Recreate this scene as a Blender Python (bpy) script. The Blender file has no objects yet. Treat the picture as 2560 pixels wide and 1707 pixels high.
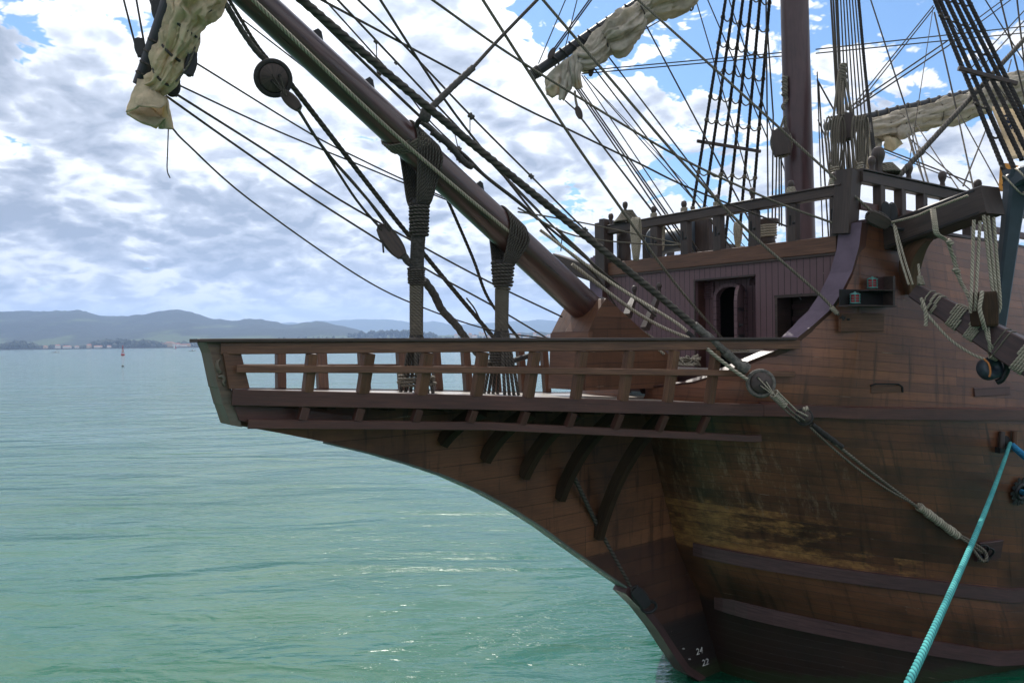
import bpy, bmesh, math, random
from mathutils import Vector, Matrix, noise
from mathutils.bvhtree import BVHTree
R = math.radians
SC = bpy.context.scene
COL = SC.collection
rnd = random.Random(7)

# ------------------------------------------------------------------ camera
EYE = Vector((0, 0, 6.5))
FPX = 1961.0            # focal length in photo pixels (2560 wide)
ROLL = R(0.7)
RT = Vector((math.cos(ROLL), 0, -math.sin(ROLL)))
UP = Vector((math.sin(ROLL), 0, math.cos(ROLL)))
FW = Vector((0, 1, 0))
cd = bpy.data.cameras.new("camera")
cam = bpy.data.objects.new("camera", cd)
COL.objects.link(cam)
cam.matrix_world = Matrix(((RT.x, UP.x, 0, EYE.x), (RT.y, UP.y, -1, EYE.y), (RT.z, UP.z, 0, EYE.z), (0, 0, 0, 1)))
cd.sensor_width = 36
cd.lens = FPX / 2560 * 36
cd.clip_start = 0.1
cd.clip_end = 60000
SC.camera = cam

# ------------------------------------------------------------------ render settings
SC.view_settings.view_transform = 'Standard'
SC.view_settings.look = 'None'
SC.view_settings.exposure = 0.45
SC.view_settings.gamma = 1.0
SC.view_settings.use_curve_mapping = False
SC.cycles.use_denoising = True
SC.cycles.max_bounces = 6
SC.cycles.diffuse_bounces = 3
SC.cycles.glossy_bounces = 3
SC.cycles.transmission_bounces = 4
SC.cycles.transparent_max_bounces = 8
SC.cycles.volume_bounces = 0
SC.cycles.sample_clamp_indirect = 6
SC.cycles.sample_clamp_direct = 2.5

# ------------------------------------------------------------------ sun and sky
SUN_AZ, SUN_EL = R(-9), R(50)
TOSUN = Vector((math.sin(SUN_AZ) * math.cos(SUN_EL), math.cos(SUN_AZ) * math.cos(SUN_EL), math.sin(SUN_EL)))
sl = bpy.data.lights.new("sun", 'SUN')
sl.energy = 4.0
sl.angle = R(0.5)
sl.color = (1.0, 0.95, 0.87)
so = bpy.data.objects.new("sun", sl)
COL.objects.link(so)
so.rotation_euler = TOSUN.to_track_quat('Z', 'Y').to_euler()
so.location = (0, 0, 60)


class NT:
    """small helper to write node graphs as expressions"""
    def __init__(self, tree):
        self.t = tree
        tree.nodes.clear()

    def n(self, typ, **kw):
        nd = self.t.nodes.new(typ)
        for k, v in kw.items():
            if k.startswith('_'):
                setattr(nd, k[1:], v)
            else:
                self.set(nd.inputs[k.replace('__', ' ')], v)
        return nd

    def set(self, sock, v):
        if isinstance(v, bpy.types.NodeSocket):
            self.t.links.new(v, sock)
        else:
            if isinstance(v, (tuple, list)) and len(v) == 3 and sock.type == 'RGBA':
                v = (*v, 1)
            sock.default_value = v

    def m(self, op, a, b=0.0, c=0.0, clamp=False):
        nd = self.t.nodes.new('ShaderNodeMath')
        nd.operation = op
        nd.use_clamp = clamp
        for s, v in zip(nd.inputs, (a, b, c)):
            self.set(s, v)
        return nd.outputs[0]

    def vm(self, op, a, b=(0, 0, 0), scale=None):
        nd = self.t.nodes.new('ShaderNodeVectorMath')
        nd.operation = op
        self.set(nd.inputs[0], a)
        self.set(nd.inputs[1], b)
        if scale is not None:
            self.set(nd.inputs['Scale'], scale)
        return nd.outputs['Value'] if op in ('DOT_PRODUCT', 'LENGTH', 'DISTANCE') else nd.outputs[0]

    def mix(self, f, a, b, blend='MIX'):
        nd = self.t.nodes.new('ShaderNodeMix')
        nd.data_type = 'RGBA'
        nd.blend_type = blend
        self.set(nd.inputs[0], f)
        self.set(nd.inputs[6], a)
        self.set(nd.inputs[7], b)
        return nd.outputs[2]

    def noise(self, vec, scale, detail=4.0, rough=0.5, dist=0.0, lac=2.0):
        nd = self.t.nodes.new('ShaderNodeTexNoise')
        self.set(nd.inputs['Vector'], vec)
        self.set(nd.inputs['Scale'], scale)
        self.set(nd.inputs['Detail'], detail)
        self.set(nd.inputs['Roughness'], rough)
        self.set(nd.inputs['Distortion'], dist)
        self.set(nd.inputs['Lacunarity'], lac)
        return nd.outputs['Fac']

    def ss(self, v, lo, hi, a=0.0, b=1.0):
        nd = self.t.nodes.new('ShaderNodeMapRange')
        nd.interpolation_type = 'SMOOTHSTEP'
        for k, x in zip(('Value', 'From Min', 'From Max', 'To Min', 'To Max'), (v, lo, hi, a, b)):
            self.set(nd.inputs[k], x)
        return nd.outputs[0]

    def mapping(self, vec, scale=(1, 1, 1), loc=(0, 0, 0), rot=(0, 0, 0)):
        nd = self.t.nodes.new('ShaderNodeMapping')
        self.set(nd.inputs['Vector'], vec)
        nd.inputs['Scale'].default_value = scale
        nd.inputs['Location'].default_value = loc
        nd.inputs['Rotation'].default_value = rot
        return nd.outputs[0]

    def sep(self, v):
        nd = self.t.nodes.new('ShaderNodeSeparateXYZ')
        self.set(nd.inputs[0], v)
        return nd.outputs

    def comb(self, x, y, z):
        nd = self.t.nodes.new('ShaderNodeCombineXYZ')
        for s, v in zip(nd.inputs, (x, y, z)):
            self.set(s, v)
        return nd.outputs[0]

    def bump(self, h, strength=0.4, dist=0.02, normal=None):
        nd = self.t.nodes.new('ShaderNodeBump')
        nd.inputs['Strength'].default_value = strength
        nd.inputs['Distance'].default_value = dist
        self.set(nd.inputs['Height'], h)
        if normal is not None:
            self.set(nd.inputs['Normal'], normal)
        return nd.outputs[0]


def raydir(px, py):
    return (RT * ((px - 1280) / FPX) + UP * ((853.5 - py) / FPX) + FW)


def build_world():
    w = bpy.data.worlds.new("World")
    SC.world = w
    w.use_nodes = True
    g = NT(w.node_tree)
    sky = g.n('ShaderNodeTexSky', _sky_type='NISHITA', _sun_disc=False)
    sky.sun_elevation = SUN_EL
    sky.sun_rotation = SUN_AZ
    sky.altitude = 0
    sky.air_density = 1.0
    sky.dust_density = 0.5
    sky.ozone_density = 1.6
    d = g.vm('NORMALIZE', g.n('ShaderNodeTexCoord').outputs['Generated'])
    x, y, z = g.sep(d)
    zc = g.m('MAXIMUM', z, 0.0)
    inv = g.m('DIVIDE', 1.0, g.m('ADD', zc, 0.45))
    q0 = g.comb(g.m('MULTIPLY', g.m('MULTIPLY', x, inv), 1.45), g.m('MULTIPLY', g.m('MULTIPLY', y, inv), 1.45), g.m('MULTIPLY', g.m('MULTIPLY', zc, 2.3), g.m('POWER', inv, 0.9)))
    warp = g.n('ShaderNodeTexNoise', Vector=q0, Scale=3.2, Detail=2.0)
    wv = g.vm('SUBTRACT', warp.outputs['Color'], (0.5, 0.5, 0.5))
    q = g.vm('ADD', q0, g.vm('SCALE', wv, scale=0.10))

    def mass(v):
        return g.noise(v, 2.3, 2.0, 0.5)

    def puffs(v, octs=4):
        """cumulus heads: rounded bumps with creases between, at several sizes"""
        acc = None
        for sc, am in ((5.5, .34), (11.5, .24), (25.0, .13), (55.0, .075))[:octs]:
            n = g.noise(g.vm('ADD', v, (sc * .37, sc * .11, sc * .23)), sc, 1.0, 0.4)
            t = g.m('MULTIPLY', g.m('ABSOLUTE', g.m('SUBTRACT', n, 0.5)), am * 2.6)
            acc = t if acc is None else g.m('ADD', acc, t)
        return acc

    def blob(px, py, rad, amp, sy=1.0):
        dd = raydir(px, py).normalized()
        df = g.vm('SUBTRACT', d, tuple(dd))
        df = g.vm('MULTIPLY', df, (1, 1, 1 / sy))
        r2 = g.vm('DOT_PRODUCT', df, df)
        return g.m('MULTIPLY', g.m('EXPONENT', g.m('MULTIPLY', r2, -1.0 / (rad * rad))), amp)

    def total(lst):
        acc = None
        for b in lst:
            v = blob(*b)
            acc = v if acc is None else g.m('ADD', acc, v)
        return acc
    # the day's weather: clear gaps and thick grey banks, placed by direction on the sky
    cover = total([(1560, 60, .12, -.22), (1760, 160, .09, -.18), (2150, 40, .08, -.20), (2400, 90, .11, -.20), (1420, 60, .06, -.10), (1300, 30, .06, -.10),
                   (420, 110, .055, -.22, 1.5), (510, 160, .03, -.12), (1640, 330, .04, -.12, .6), (1930, 250, .05, -.10), (1500, 250, .05, .05),
                   (1340, 420, .045, -.12, .6), (700, 330, .022, -.10), (560, 60, .05, .10), (1150, 120, .08, .14), (950, 120, .09, .08), (2100, 200, .06, .14), (2300, 320, .10, .14),
                   (1640, 270, .05, .10), (350, 720, .5, .10, .3), (150, 320, .26, .10), (760, 420, .24, .12), (1250, 400, .2, .08), (60, -60, .05, -.12), (450, 400, .02, -.08), (20, 330, .03, -.06)])
    grey = total([(90, 500, .12, .34, .45), (20, 600, .12, .08, .3), (540, 560, .12, .32, .36), (850, 440, .07, .20, .6), (1130, 260, .06, .22, .6), (40, 90, .10, .24),
                  (1560, 440, .09, .06), (1640, 290, .04, .10), (2400, 400, .09, .10, .6), (640, 690, .40, .05, .12),
                  (640, 120, .08, -.16), (560, 340, .08, -.14), (1420, 320, .12, -.16), (250, 300, .10, -.12), (900, 620, .12, -.10), (900, 150, .09, -.10), (300, 620, .08, -.08), (1100, 480, .1, -.1), (1950, 330, .1, -.1)])
    m0 = mass(q)
    p0 = puffs(q)
    dens = g.m('ADD', g.m('ADD', m0, p0), cover)
    m_up = mass(g.vm('ADD', q, (0.0, -0.02, 0.13)))
    def bumps(v, lst):
        acc = None
        for sc, am in lst:
            n = g.noise(g.vm('ADD', v, (sc * .37, sc * .11, sc * .23)), sc, 1.0, 0.4)
            t = g.m('MULTIPLY', g.m('ABSOLUTE', g.m('SUBTRACT', n, 0.5)), am * 2.6)
            acc = t if acc is None else g.m('ADD', acc, t)
        return acc
    LO, HI = ((5.0, .40), (11.0, .17)), ((12.0, .20), (25.0, .13), (55.0, .075))
    big_lit = g.m('SUBTRACT', bumps(q, LO), bumps(g.vm('ADD', q, (0.008, -0.012, 0.060)), LO))
    fine_lit = g.m('SUBTRACT', bumps(q, HI), bumps(g.vm('ADD', q, (0.003, -0.004, 0.020)), HI))
    mask = g.ss(dens, 0.540, 0.605)
    above = g.m('ADD', g.m('ADD', m_up, p0), cover)
    thick = g.m('ADD', g.m('MULTIPLY', g.ss(above, 0.62, 0.88), 0.40), g.m('MULTIPLY', g.ss(dens, 0.70, 1.0), 0.12))
    lit = g.m('ADD', g.m('MULTIPLY', g.m('SUBTRACT', m0, m_up), 1.25), g.m('ADD', g.m('MULTIPLY', big_lit, 1.9), g.m('MULTIPLY', fine_lit, 1.2)))
    lowf = g.m('MULTIPLY', g.ss(z, 0.30, 0.03), 0.06)
    shade = g.m('ADD', g.m('SUBTRACT', g.m('SUBTRACT', g.m('SUBTRACT', 1.06, thick), lowf), grey), lit)
    rmp = g.n('ShaderNodeValToRGB', Fac=shade)
    e = rmp.color_ramp.elements
    e[0].position = 0.18
    e[0].color = (0.30, 0.335, 0.40, 1)
    e[1].position = 1.0
    e[1].color = (1.0, 1.0, 1.0, 1)
    k = e.new(0.55)
    k.color = (0.52, 0.555, 0.625, 1)
    k = e.new(0.82)
    k.color = (0.84, 0.865, 0.91, 1)
    # clouds glow more towards the sun
    near = g.ss(g.vm('DOT_PRODUCT', d, tuple(TOSUN)), 0.66, 1.0, 8.2, 13.0)
    # clouds on the far side from the sun are lit from the front
    near = g.m('ADD', near, g.ss(y, 0.10, -0.55, 0.0, 2.2))
    cl = g.vm('SCALE', rmp.outputs[0], scale=near)
    skyc = g.vm('MULTIPLY', sky.outputs[0], (0.60, 0.83, 1.02))
    col = g.mix(mask, skyc, cl)
    col = g.mix(g.ss(z, 0.07, 0.0, 0.0, 0.7), col, (8.6, 8.9, 9.3))
    col = g.mix(g.ss(z, -0.002, -0.02), col, (0.9, 1.3, 1.3))
    bg = g.n('ShaderNodeBackground', Color=col, Strength=0.1)
    out = g.n('ShaderNodeOutputWorld')
    g.t.links.new(bg.outputs[0], out.inputs[0])
    w.cycles.sampling_method = 'MANUAL'
    w.cycles.sample_map_resolution = 1024


build_world()

# ------------------------------------------------------------------ ship coordinates: f forward of the bulkhead, p to port (towards the camera), z above eye level
CB = Vector((3.79, 15.36, 6.5))
FV = Vector((-0.788, -0.616, 0))
PV = Vector((0.616, -0.788, 0))


def W(f, p, z):
    return CB + FV * f + PV * p + Vector((0, 0, z))


def at(px, py, Y):
    return EYE + raydir(px, py) * Y


def onplane(px, py, p):
    """point seen at a photo pixel on the ship's vertical plane p -> (f, z)"""
    d = raydir(px, py)
    t = (p - (EYE - CB).dot(PV)) / d.dot(PV)
    P = EYE + d * t - CB
    return P.dot(FV), P.z


def onf(px, py, f):
    """point seen at a photo pixel on the athwartships plane f -> (p, z)"""
    d = raydir(px, py)
    t = (f - (EYE - CB).dot(FV)) / d.dot(FV)
    P = EYE + d * t - CB
    return P.dot(PV), P.z


def pix(P):
    v = P - EYE
    return 1280 + FPX * v.dot(RT) / v.y, 853.5 - FPX * v.dot(UP) / v.y


def lerp(a, b, t):
    return a + (b - a) * t


def interp(x, xs, ys):
    if xs[0] > xs[-1]:
        xs, ys = xs[::-1], ys[::-1]
    if x <= xs[0]:
        return ys[0]
    for i in range(len(xs) - 1):
        if x <= xs[i + 1]:
            return lerp(ys[i], ys[i + 1], (x - xs[i]) / (xs[i + 1] - xs[i]))
    return ys[-1]


# ------------------------------------------------------------------ materials
MATS = {}


def principled(name):
    m = bpy.data.materials.new(name)
    m.use_nodes = True
    g = NT(m.node_tree)
    b = g.n('ShaderNodeBsdfPrincipled')
    o = g.n('ShaderNodeOutputMaterial')
    g.t.links.new(b.outputs[0], o.inputs[0])
    MATS[name] = m
    return m, g, b


def wood(name, dark, light, rough=0.5, grain=26.0, spec=0.4, stain=0.5, stainc=None, bump=0.25, coat=0.0):
    m, g, b = principled(name)
    uv = g.n('ShaderNodeTexCoord').outputs['UV']
    oi = g.n('ShaderNodeObjectInfo').outputs['Random']
    v = g.vm('ADD', uv, g.comb(g.m('MULTIPLY', oi, 37.0), g.m('MULTIPLY', oi, 11.0), 0.0))
    gr = g.noise(g.mapping(v, (1.3, grain, 1)), 1.6, 6, 0.62, 0.4)
    big = g.noise(g.mapping(v, (0.8, 3.0, 1)), 1.1, 4, 0.6)
    spots = g.noise(v, 7.0, 6, 0.7)
    c = g.mix(g.ss(gr, 0.25, 0.75), dark, light)
    c = g.mix(g.ss(big, 0.35, 0.7, 0.0, stain), c, stainc or tuple(x * 0.45 for x in dark))
    c = g.mix(g.ss(spots, 0.62, 0.78, 0.0, 0.35), c, tuple(min(1, x * 1.7 + 0.01) for x in light))
    c = g.mix(g.m('MULTIPLY', oi, 0.25), c, tuple(x * 0.6 for x in dark))
    g.set(b.inputs['Base Color'], c)
    g.set(b.inputs['Roughness'], g.ss(gr, 0.2, 0.8, rough - 0.08, rough + 0.12))
    g.set(b.inputs['Specular IOR Level'], spec)
    g.set(b.inputs['Coat Weight'], coat)
    g.set(b.inputs['Coat Roughness'], 0.25)
    g.set(b.inputs['Normal'], g.bump(g.m('ADD', gr, g.m('MULTIPLY', spots, 0.4)), bump, 0.006))
    return m


def planked(name, dark, light, pw=0.16, pl=4.2, rough=0.5, axis='u', wear=False, tar=False, gap=0.004, painted=None, stain=0.45, spec=0.35):
    m, g, b = principled(name)
    uv = g.n('ShaderNodeTexCoord').outputs['UV']
    if axis == 'v':
        uvp = g.mapping(uv, rot=(0, 0, R(90)))
    else:
        uvp = uv
    br = g.n('ShaderNodeTexBrick', Vector=uvp, Scale=1.0)
    br.inputs['Brick Width'].default_value = pl
    br.inputs['Row Height'].default_value = pw
    br.inputs['Mortar Size'].default_value = gap
    br.inputs['Mortar Smooth'].default_value = 0.3
    br.inputs['Bias'].default_value = 0.0
    br.inputs['Color1'].default_value = (0, 0, 0, 1)
    br.inputs['Color2'].default_value = (1, 1, 1, 1)
    br.inputs['Mortar'].default_value = (0.5, 0.5, 0.5, 1)
    br.offset = 0.37
    br.offset_frequency = 3
    tone = br.outputs['Color']
    mort = br.outputs['Fac']
    gr = g.noise(g.mapping(uvp, (1.0, 22.0, 1)), 2.0, 6, 0.62, 0.3)
    big = g.noise(g.mapping(uv, (0.5, 0.8, 1)), 0.9, 5, 0.6)
    drip = g.noise(g.mapping(uv, (5.0, 0.55, 1)), 1.3, 6, 0.65)
    spots = g.noise(uv, 5.0, 7, 0.7)
    t = g.m('ADD', g.m('MULTIPLY', tone, 0.30), g.m('MULTIPLY', gr, 0.7))
    c = g.mix(g.ss(t, 0.15, 0.85), dark, light)
    c = g.mix(g.ss(big, 0.40, 0.68, 0.0, stain), c, tuple(x * 0.38 for x in dark))
    c = g.mix(g.ss(drip, 0.5, 0.72, 0.0, stain * 1.1), c, tuple(x * 0.30 for x in dark))
    if wear:
        u_, v_, _ = g.sep(uv)
        wn = g.noise(g.mapping(uv, (1.2, 2.6, 1), (3, 1, 0)), 1.5, 9, 0.68)
        wn2 = g.noise(g.mapping(uv, (4.5, 1.0, 1), (7, 2, 0)), 1.4, 8, 0.7)
        # weathered tan bare wood above the upper lower-wale, worn varnish and grey runs above it
        zone = g.m('MULTIPLY', g.ss(v_, -3.75, -3.95), g.ss(u_, 6.4, 1.2))
        zone = g.m('MAXIMUM', zone, g.m('MULTIPLY', g.ss(v_, -2.7, -3.7, 0.0, 0.95), g.ss(u_, 5.2, 0.8)))
        zone = g.m('MULTIPLY', zone, g.ss(v_, -4.36, -4.30))
        f1 = g.ss(g.m('ADD', g.m('ADD', g.m('MULTIPLY', wn, 0.75), g.m('MULTIPLY', g.noise(g.mapping(uv, (3.0, 9.0, 1)), 2.0, 8, 0.75), 0.3)), g.m('ADD', g.m('MULTIPLY', zone, 0.24), g.m('MULTIPLY', tone, 0.11))), 0.68, 0.82)
        f1 = g.m('MULTIPLY', f1, g.ss(zone, 0.02, 0.3))
        blot = g.ss(g.noise(g.mapping(uv, (2.2, 3.4, 1), (1, 9, 0)), 2.4, 7, 0.72), 0.40, 0.62, 0.35, 1.0)
        c = g.mix(g.m('MULTIPLY', g.m('MULTIPLY', f1, 0.9), blot), c, g.mix(gr, (0.16, 0.074, 0.022), (0.40, 0.205, 0.072)))
        zone2 = g.m('MULTIPLY', g.m('MULTIPLY', g.ss(v_, -3.9, -3.2), g.ss(v_, -1.5, -2.1)), g.ss(u_, 7.0, 1.8))
        f2 = g.ss(g.m('ADD', g.m('ADD', g.m('MULTIPLY', wn2, 0.7), g.m('MULTIPLY', g.noise(g.mapping(uv, (9, 5, 1)), 2.0, 6, 0.7), 0.32)), g.m('MULTIPLY', zone2, 0.20)), 0.70, 0.84, 0.0, 0.42)
        f2 = g.m('MULTIPLY', f2, g.ss(zone2, 0.05, 0.4))
        c = g.mix(f2, c, (0.24, 0.17, 0.11))
        # dark tarred boards near the waterline
        lo = g.ss(v_, -5.35, -5.55)
        c = g.mix(g.m('MULTIPLY', lo, 0.9), c, (0.018, 0.010, 0.009))
        scr = g.ss(g.noise(g.mapping(uv, (1.2, 7.0, 1), rot=(0, 0, 0.3)), 2.0, 3, 0.5), 0.71, 0.745, 0.0, 0.35)
        c = g.mix(g.m('MULTIPLY', scr, lo), c, (0.22, 0.2, 0.19))
    if tar:
        u_, v_, _ = g.sep(uv)
        av = g.m('ADD', g.m('ABSOLUTE', v_), g.m('MULTIPLY', g.noise(uv, 3.0, 4, 0.6), 0.12))
        c = g.mix(g.ss(av, 3.66, 3.76, 0.0, 0.72), c, (0.030, 0.012, 0.010))
        c = g.mix(g.ss(av, 5.1, 5.4, 0.0, 0.9), c, (0.012, 0.009, 0.009))
    if wear or tar:
        pz = g.sep(g.n('ShaderNodeNewGeometry').outputs['Position'])[2]
        wl_ = g.m('ADD', pz, g.m('MULTIPLY', g.noise(g.mapping(uv, (1.5, 1.5, 1)), 2.0, 6, 0.7), -0.5))
        c = g.mix(g.ss(wl_, 0.10, -0.06, 0.0, 0.85), c, (0.022, 0.030, 0.012))
    if painted:
        c = g.mix(0.85, c, painted)
        c = g.mix(g.ss(spots, 0.45, 0.8, 0.0, 0.3), c, tuple(x * 0.55 for x in painted))
    c = g.mix(mort, c, tuple(x * 0.25 for x in dark))
    # pale caulk showing in short lengths of seam
    ck = g.ss(g.noise(g.mapping(uv, (1.1, 9, 1), (5, 5, 0)), 1.3, 4, 0.6), 0.62, 0.70, 0.0, 0.55)
    c = g.mix(g.m('MULTIPLY', mort, ck), c, (0.40, 0.33, 0.24))
    g.set(b.inputs['Base Color'], c)
    g.set(b.inputs['Roughness'], g.ss(gr, 0.2, 0.8, rough - 0.1, rough + 0.12))
    g.set(b.inputs['Specular IOR Level'], spec)
    h = g.m('ADD', g.m('MULTIPLY', g.m('SUBTRACT', 1.0, mort), 1.0), g.m('ADD', g.m('MULTIPLY', gr, 0.15), g.m('MULTIPLY', tone, 0.25)))
    g.set(b.inputs['Normal'], g.bump(h, 0.6, 0.008))
    return m


def plain(name, col, rough=0.6, metal=0.0, var=0.35, scale=9.0, spec=0.5, bump=0.1, col2=None, emit=None):
    m, g, b = principled(name)
    oc = g.n('ShaderNodeTexCoord').outputs['Object']
    n1 = g.noise(oc, scale, 5, 0.65)
    c2 = col2 or tuple(x * (1 - var) for x in col)
    g.set(b.inputs['Base Color'], g.mix(g.ss(n1, 0.35, 0.68), col, c2))
    g.set(b.inputs['Roughness'], rough)
    g.set(b.inputs['Metallic'], metal)
    g.set(b.inputs['Specular IOR Level'], spec)
    g.set(b.inputs['Normal'], g.bump(g.noise(oc, scale * 4, 4, 0.6), bump, 0.01))
    return m


def rope_mat(name, dark, light, turns=22.0):
    """laid rope: the strands run obliquely in UV (u along in metres, v round 0..1)"""
    m, g, b = principled(name)
    uv = g.n('ShaderNodeTexCoord').outputs['UV']
    u, v, _ = g.sep(uv)
    ph = g.m('ADD', g.m('MULTIPLY', u, 18.0), g.m('MULTIPLY', v, 3.0))
    st = g.m('ABSOLUTE', g.m('COSINE', g.m('MULTIPLY', ph, math.pi)))
    oc = g.n('ShaderNodeTexCoord').outputs['Object']
    n1 = g.noise(oc, 14, 4, 0.6)
    n2 = g.noise(oc, 2.2, 3, 0.6)
    c = g.mix(g.m('MULTIPLY', st, g.ss(n1, 0.2, 0.8, 0.6, 1.0)), tuple(x * 0.45 for x in dark), light)
    c = g.mix(g.ss(n2, 0.4, 0.7, 0.0, 0.6), c, dark)
    g.set(b.inputs['Base Color'], c)
    g.set(b.inputs['Roughness'], 0.85)
    g.set(b.inputs['Specular IOR Level'], 0.2)
    g.set(b.inputs['Normal'], g.bump(st, 0.7, 0.006))
    return m


wood('rail_wood', (0.085, 0.038, 0.022), (0.20, 0.095, 0.052), 0.48)
wood('dark_timber', (0.032, 0.022, 0.019), (0.085, 0.056, 0.045), 0.5)
wood('red_timber', (0.055, 0.022, 0.017), (0.120, 0.050, 0.036), 0.42, grain=34)
wood('wale_wood', (0.036, 0.018, 0.018), (0.088, 0.045, 0.043), 0.42, grain=18, stain=0.3)
wood('spar_wood', (0.030, 0.009, 0.008), (0.090, 0.029, 0.019), 0.32, grain=22, stain=0.45, spec=0.6, bump=0.06, coat=0.45)
wood('mast_wood', (0.050, 0.022, 0.024), (0.085, 0.040, 0.042), 0.4, grain=14, stain=0.3, bump=0.08, coat=0.25)
wood('yard_wood', (0.014, 0.015, 0.018), (0.045, 0.046, 0.052), 0.45)
wood('pale_deck', (0.30, 0.26, 0.22), (0.50, 0.46, 0.41), 0.38, grain=20, stain=0.4, stainc=(0.15, 0.12, 0.10), spec=0.5)
wood('verdigris_wood', (0.075, 0.042, 0.028), (0.165, 0.115, 0.08), 0.6, grain=9, stain=0.4, stainc=(0.10, 0.16, 0.135))
wood('knee_wood', (0.022, 0.014, 0.009), (0.065, 0.038, 0.021), 0.7, stain=0.5, spec=0.15)
planked('hull_planks', (0.058, 0.022, 0.012), (0.165, 0.064, 0.028), 0.15, 6.5, 0.38, wear=True, stain=0.8, spec=0.5)
planked('upper_planks', (0.100, 0.037, 0.019), (0.25, 0.096, 0.043), 0.155, 6.0, 0.38, stain=0.7, spec=0.5)
planked('side_planks', (0.055, 0.028, 0.024), (0.115, 0.056, 0.048), 0.17, 4.0, 0.5, stain=0.3)
planked('cutwater_planks', (0.070, 0.029, 0.015), (0.19, 0.080, 0.036), 0.26, 3.4, 0.5, stain=0.8, tar=True)
planked('bulkhead_boards', (0.06, 0.03, 0.032), (0.11, 0.06, 0.065), 0.125, 9.0, 0.5, axis='v', painted=(0.128, 0.075, 0.082), gap=0.006)
planked('housing_planks', (0.070, 0.030, 0.016), (0.17, 0.075, 0.038), 0.19, 5.0, 0.5, stain=0.35)
planked('deck_planks', (0.27, 0.23, 0.19), (0.50, 0.45, 0.40), 0.14, 3.5, 0.35, stain=0.3, spec=0.5, gap=0.006)
plain('purple_paint', (0.120, 0.086, 0.118), 0.6, var=0.25, scale=3, bump=0.05, spec=0.25)
plain('black_iron', (0.016, 0.017, 0.018), 0.5, metal=0.3, bump=0.2)
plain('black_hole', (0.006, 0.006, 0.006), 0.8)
plain('steel_blue', (0.034, 0.048, 0.064), 0.45, var=0.25, scale=4)
plain('tarred_rope', (0.016, 0.014, 0.013), 0.8, scale=20, bump=0.5, col2=(0.035, 0.03, 0.027))
plain('served_rope', (0.035, 0.031, 0.028), 0.8, scale=26, bump=0.8, col2=(0.085, 0.075, 0.065))
plain('worn_serving', (0.06, 0.056, 0.05), 0.8, scale=18, bump=0.9, col2=(0.15, 0.135, 0.115))
plain('green_copper', (0.10, 0.135, 0.115), 0.55, metal=0.0, scale=3)
plain('lantern_copper', (0.08, 0.22, 0.20), 0.45, metal=0.4, scale=12)
plain('white_paint', (0.72, 0.72, 0.70), 0.6, var=0.15)
plain('mark_white', (0.60, 0.60, 0.57), 0.7, scale=22, col2=(0.16, 0.14, 0.13))
plain('red_paint', (0.42, 0.035, 0.03), 0.5)
plain('boat_white', (0.7, 0.72, 0.72), 0.4)
plain('wall_white', (0.62, 0.60, 0.56), 0.8)
plain('wall_ochre', (0.50, 0.38, 0.25), 0.8)
plain('roof_tile', (0.32, 0.095, 0.05), 0.8)
plain('window_dark', (0.03, 0.035, 0.04), 0.3)
plain('breakwater_stone', (0.11, 0.105, 0.10), 0.9, scale=0.2)
plain('orange_string', (0.45, 0.16, 0.04), 0.8)
rope_mat('dark_cable', (0.038, 0.033, 0.028), (0.115, 0.100, 0.084), 9)
rope_mat('black_shroud', (0.012, 0.011, 0.011), (0.040, 0.037, 0.034), 14)
rope_mat('grey_rope', (0.085, 0.074, 0.058), (0.24, 0.21, 0.165), 18)
rope_mat('pale_rope', (0.22, 0.19, 0.14), (0.52, 0.46, 0.36), 20)
rope_mat('lash_rope', (0.035, 0.031, 0.027), (0.115, 0.100, 0.084), 18)
rope_mat('teal_rope', (0.02, 0.17, 0.19), (0.10, 0.46, 0.44), 27)
rope_mat('blue_rope', (0.01, 0.13, 0.30), (0.05, 0.36, 0.62), 16)


def mat_glass():
    m, g, b = principled('red_lens')
    g.set(b.inputs['Base Color'], (0.42, 0.05, 0.06))
    g.set(b.inputs['Roughness'], 0.12)
    uv = g.n('ShaderNodeTexCoord').outputs['Object']
    w = g.n('ShaderNodeTexWave', Vector=uv, Scale=24.0)
    w.bands_direction = 'Z'
    g.set(b.inputs['Normal'], g.bump(w.outputs['Fac'], 0.8, 0.01))


mat_glass()


def mat_sail(name, tint, through=0.34):
    m, g, b = principled(name)
    oc = g.n('ShaderNodeTexCoord').outputs['Object']
    n1 = g.noise(oc, 2.6, 6, 0.65)
    n2 = g.noise(g.mapping(oc, (30, 30, 4)), 1.0, 4, 0.6)
    c = g.mix(g.ss(n1, 0.38, 0.72), tint, tuple(x * 0.62 for x in tint))
    c = g.mix(g.ss(n2, 0.66, 0.8, 0, 0.4), c, (0.12, 0.09, 0.06))
    d = g.n('ShaderNodeBsdfDiffuse', Color=c)
    t = g.n('ShaderNodeBsdfTranslucent', Color=g.mix(1.0, c, (1.0, 0.86, 0.6), 'MULTIPLY'))
    cr = g.m('ABSOLUTE', g.m('SUBTRACT', g.noise(oc, 7, 4, 0.6, 1.6), 0.5))
    nm = g.bump(g.m('ADD', g.m('MULTIPLY', g.m('MINIMUM', cr, 0.12), 5.0), g.m('MULTIPLY', n2, 0.25)), 0.45, 0.025)
    g.set(d.inputs['Normal'], nm)
    mx = g.n('ShaderNodeMixShader', Fac=through)
    g.t.links.new(d.outputs[0], mx.inputs[1])
    g.t.links.new(t.outputs[0], mx.inputs[2])
    o = [x for x in g.t.nodes if x.type == 'OUTPUT_MATERIAL'][0]
    g.t.links.new(mx.outputs[0], o.inputs[0])
    g.t.nodes.remove(b)


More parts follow.
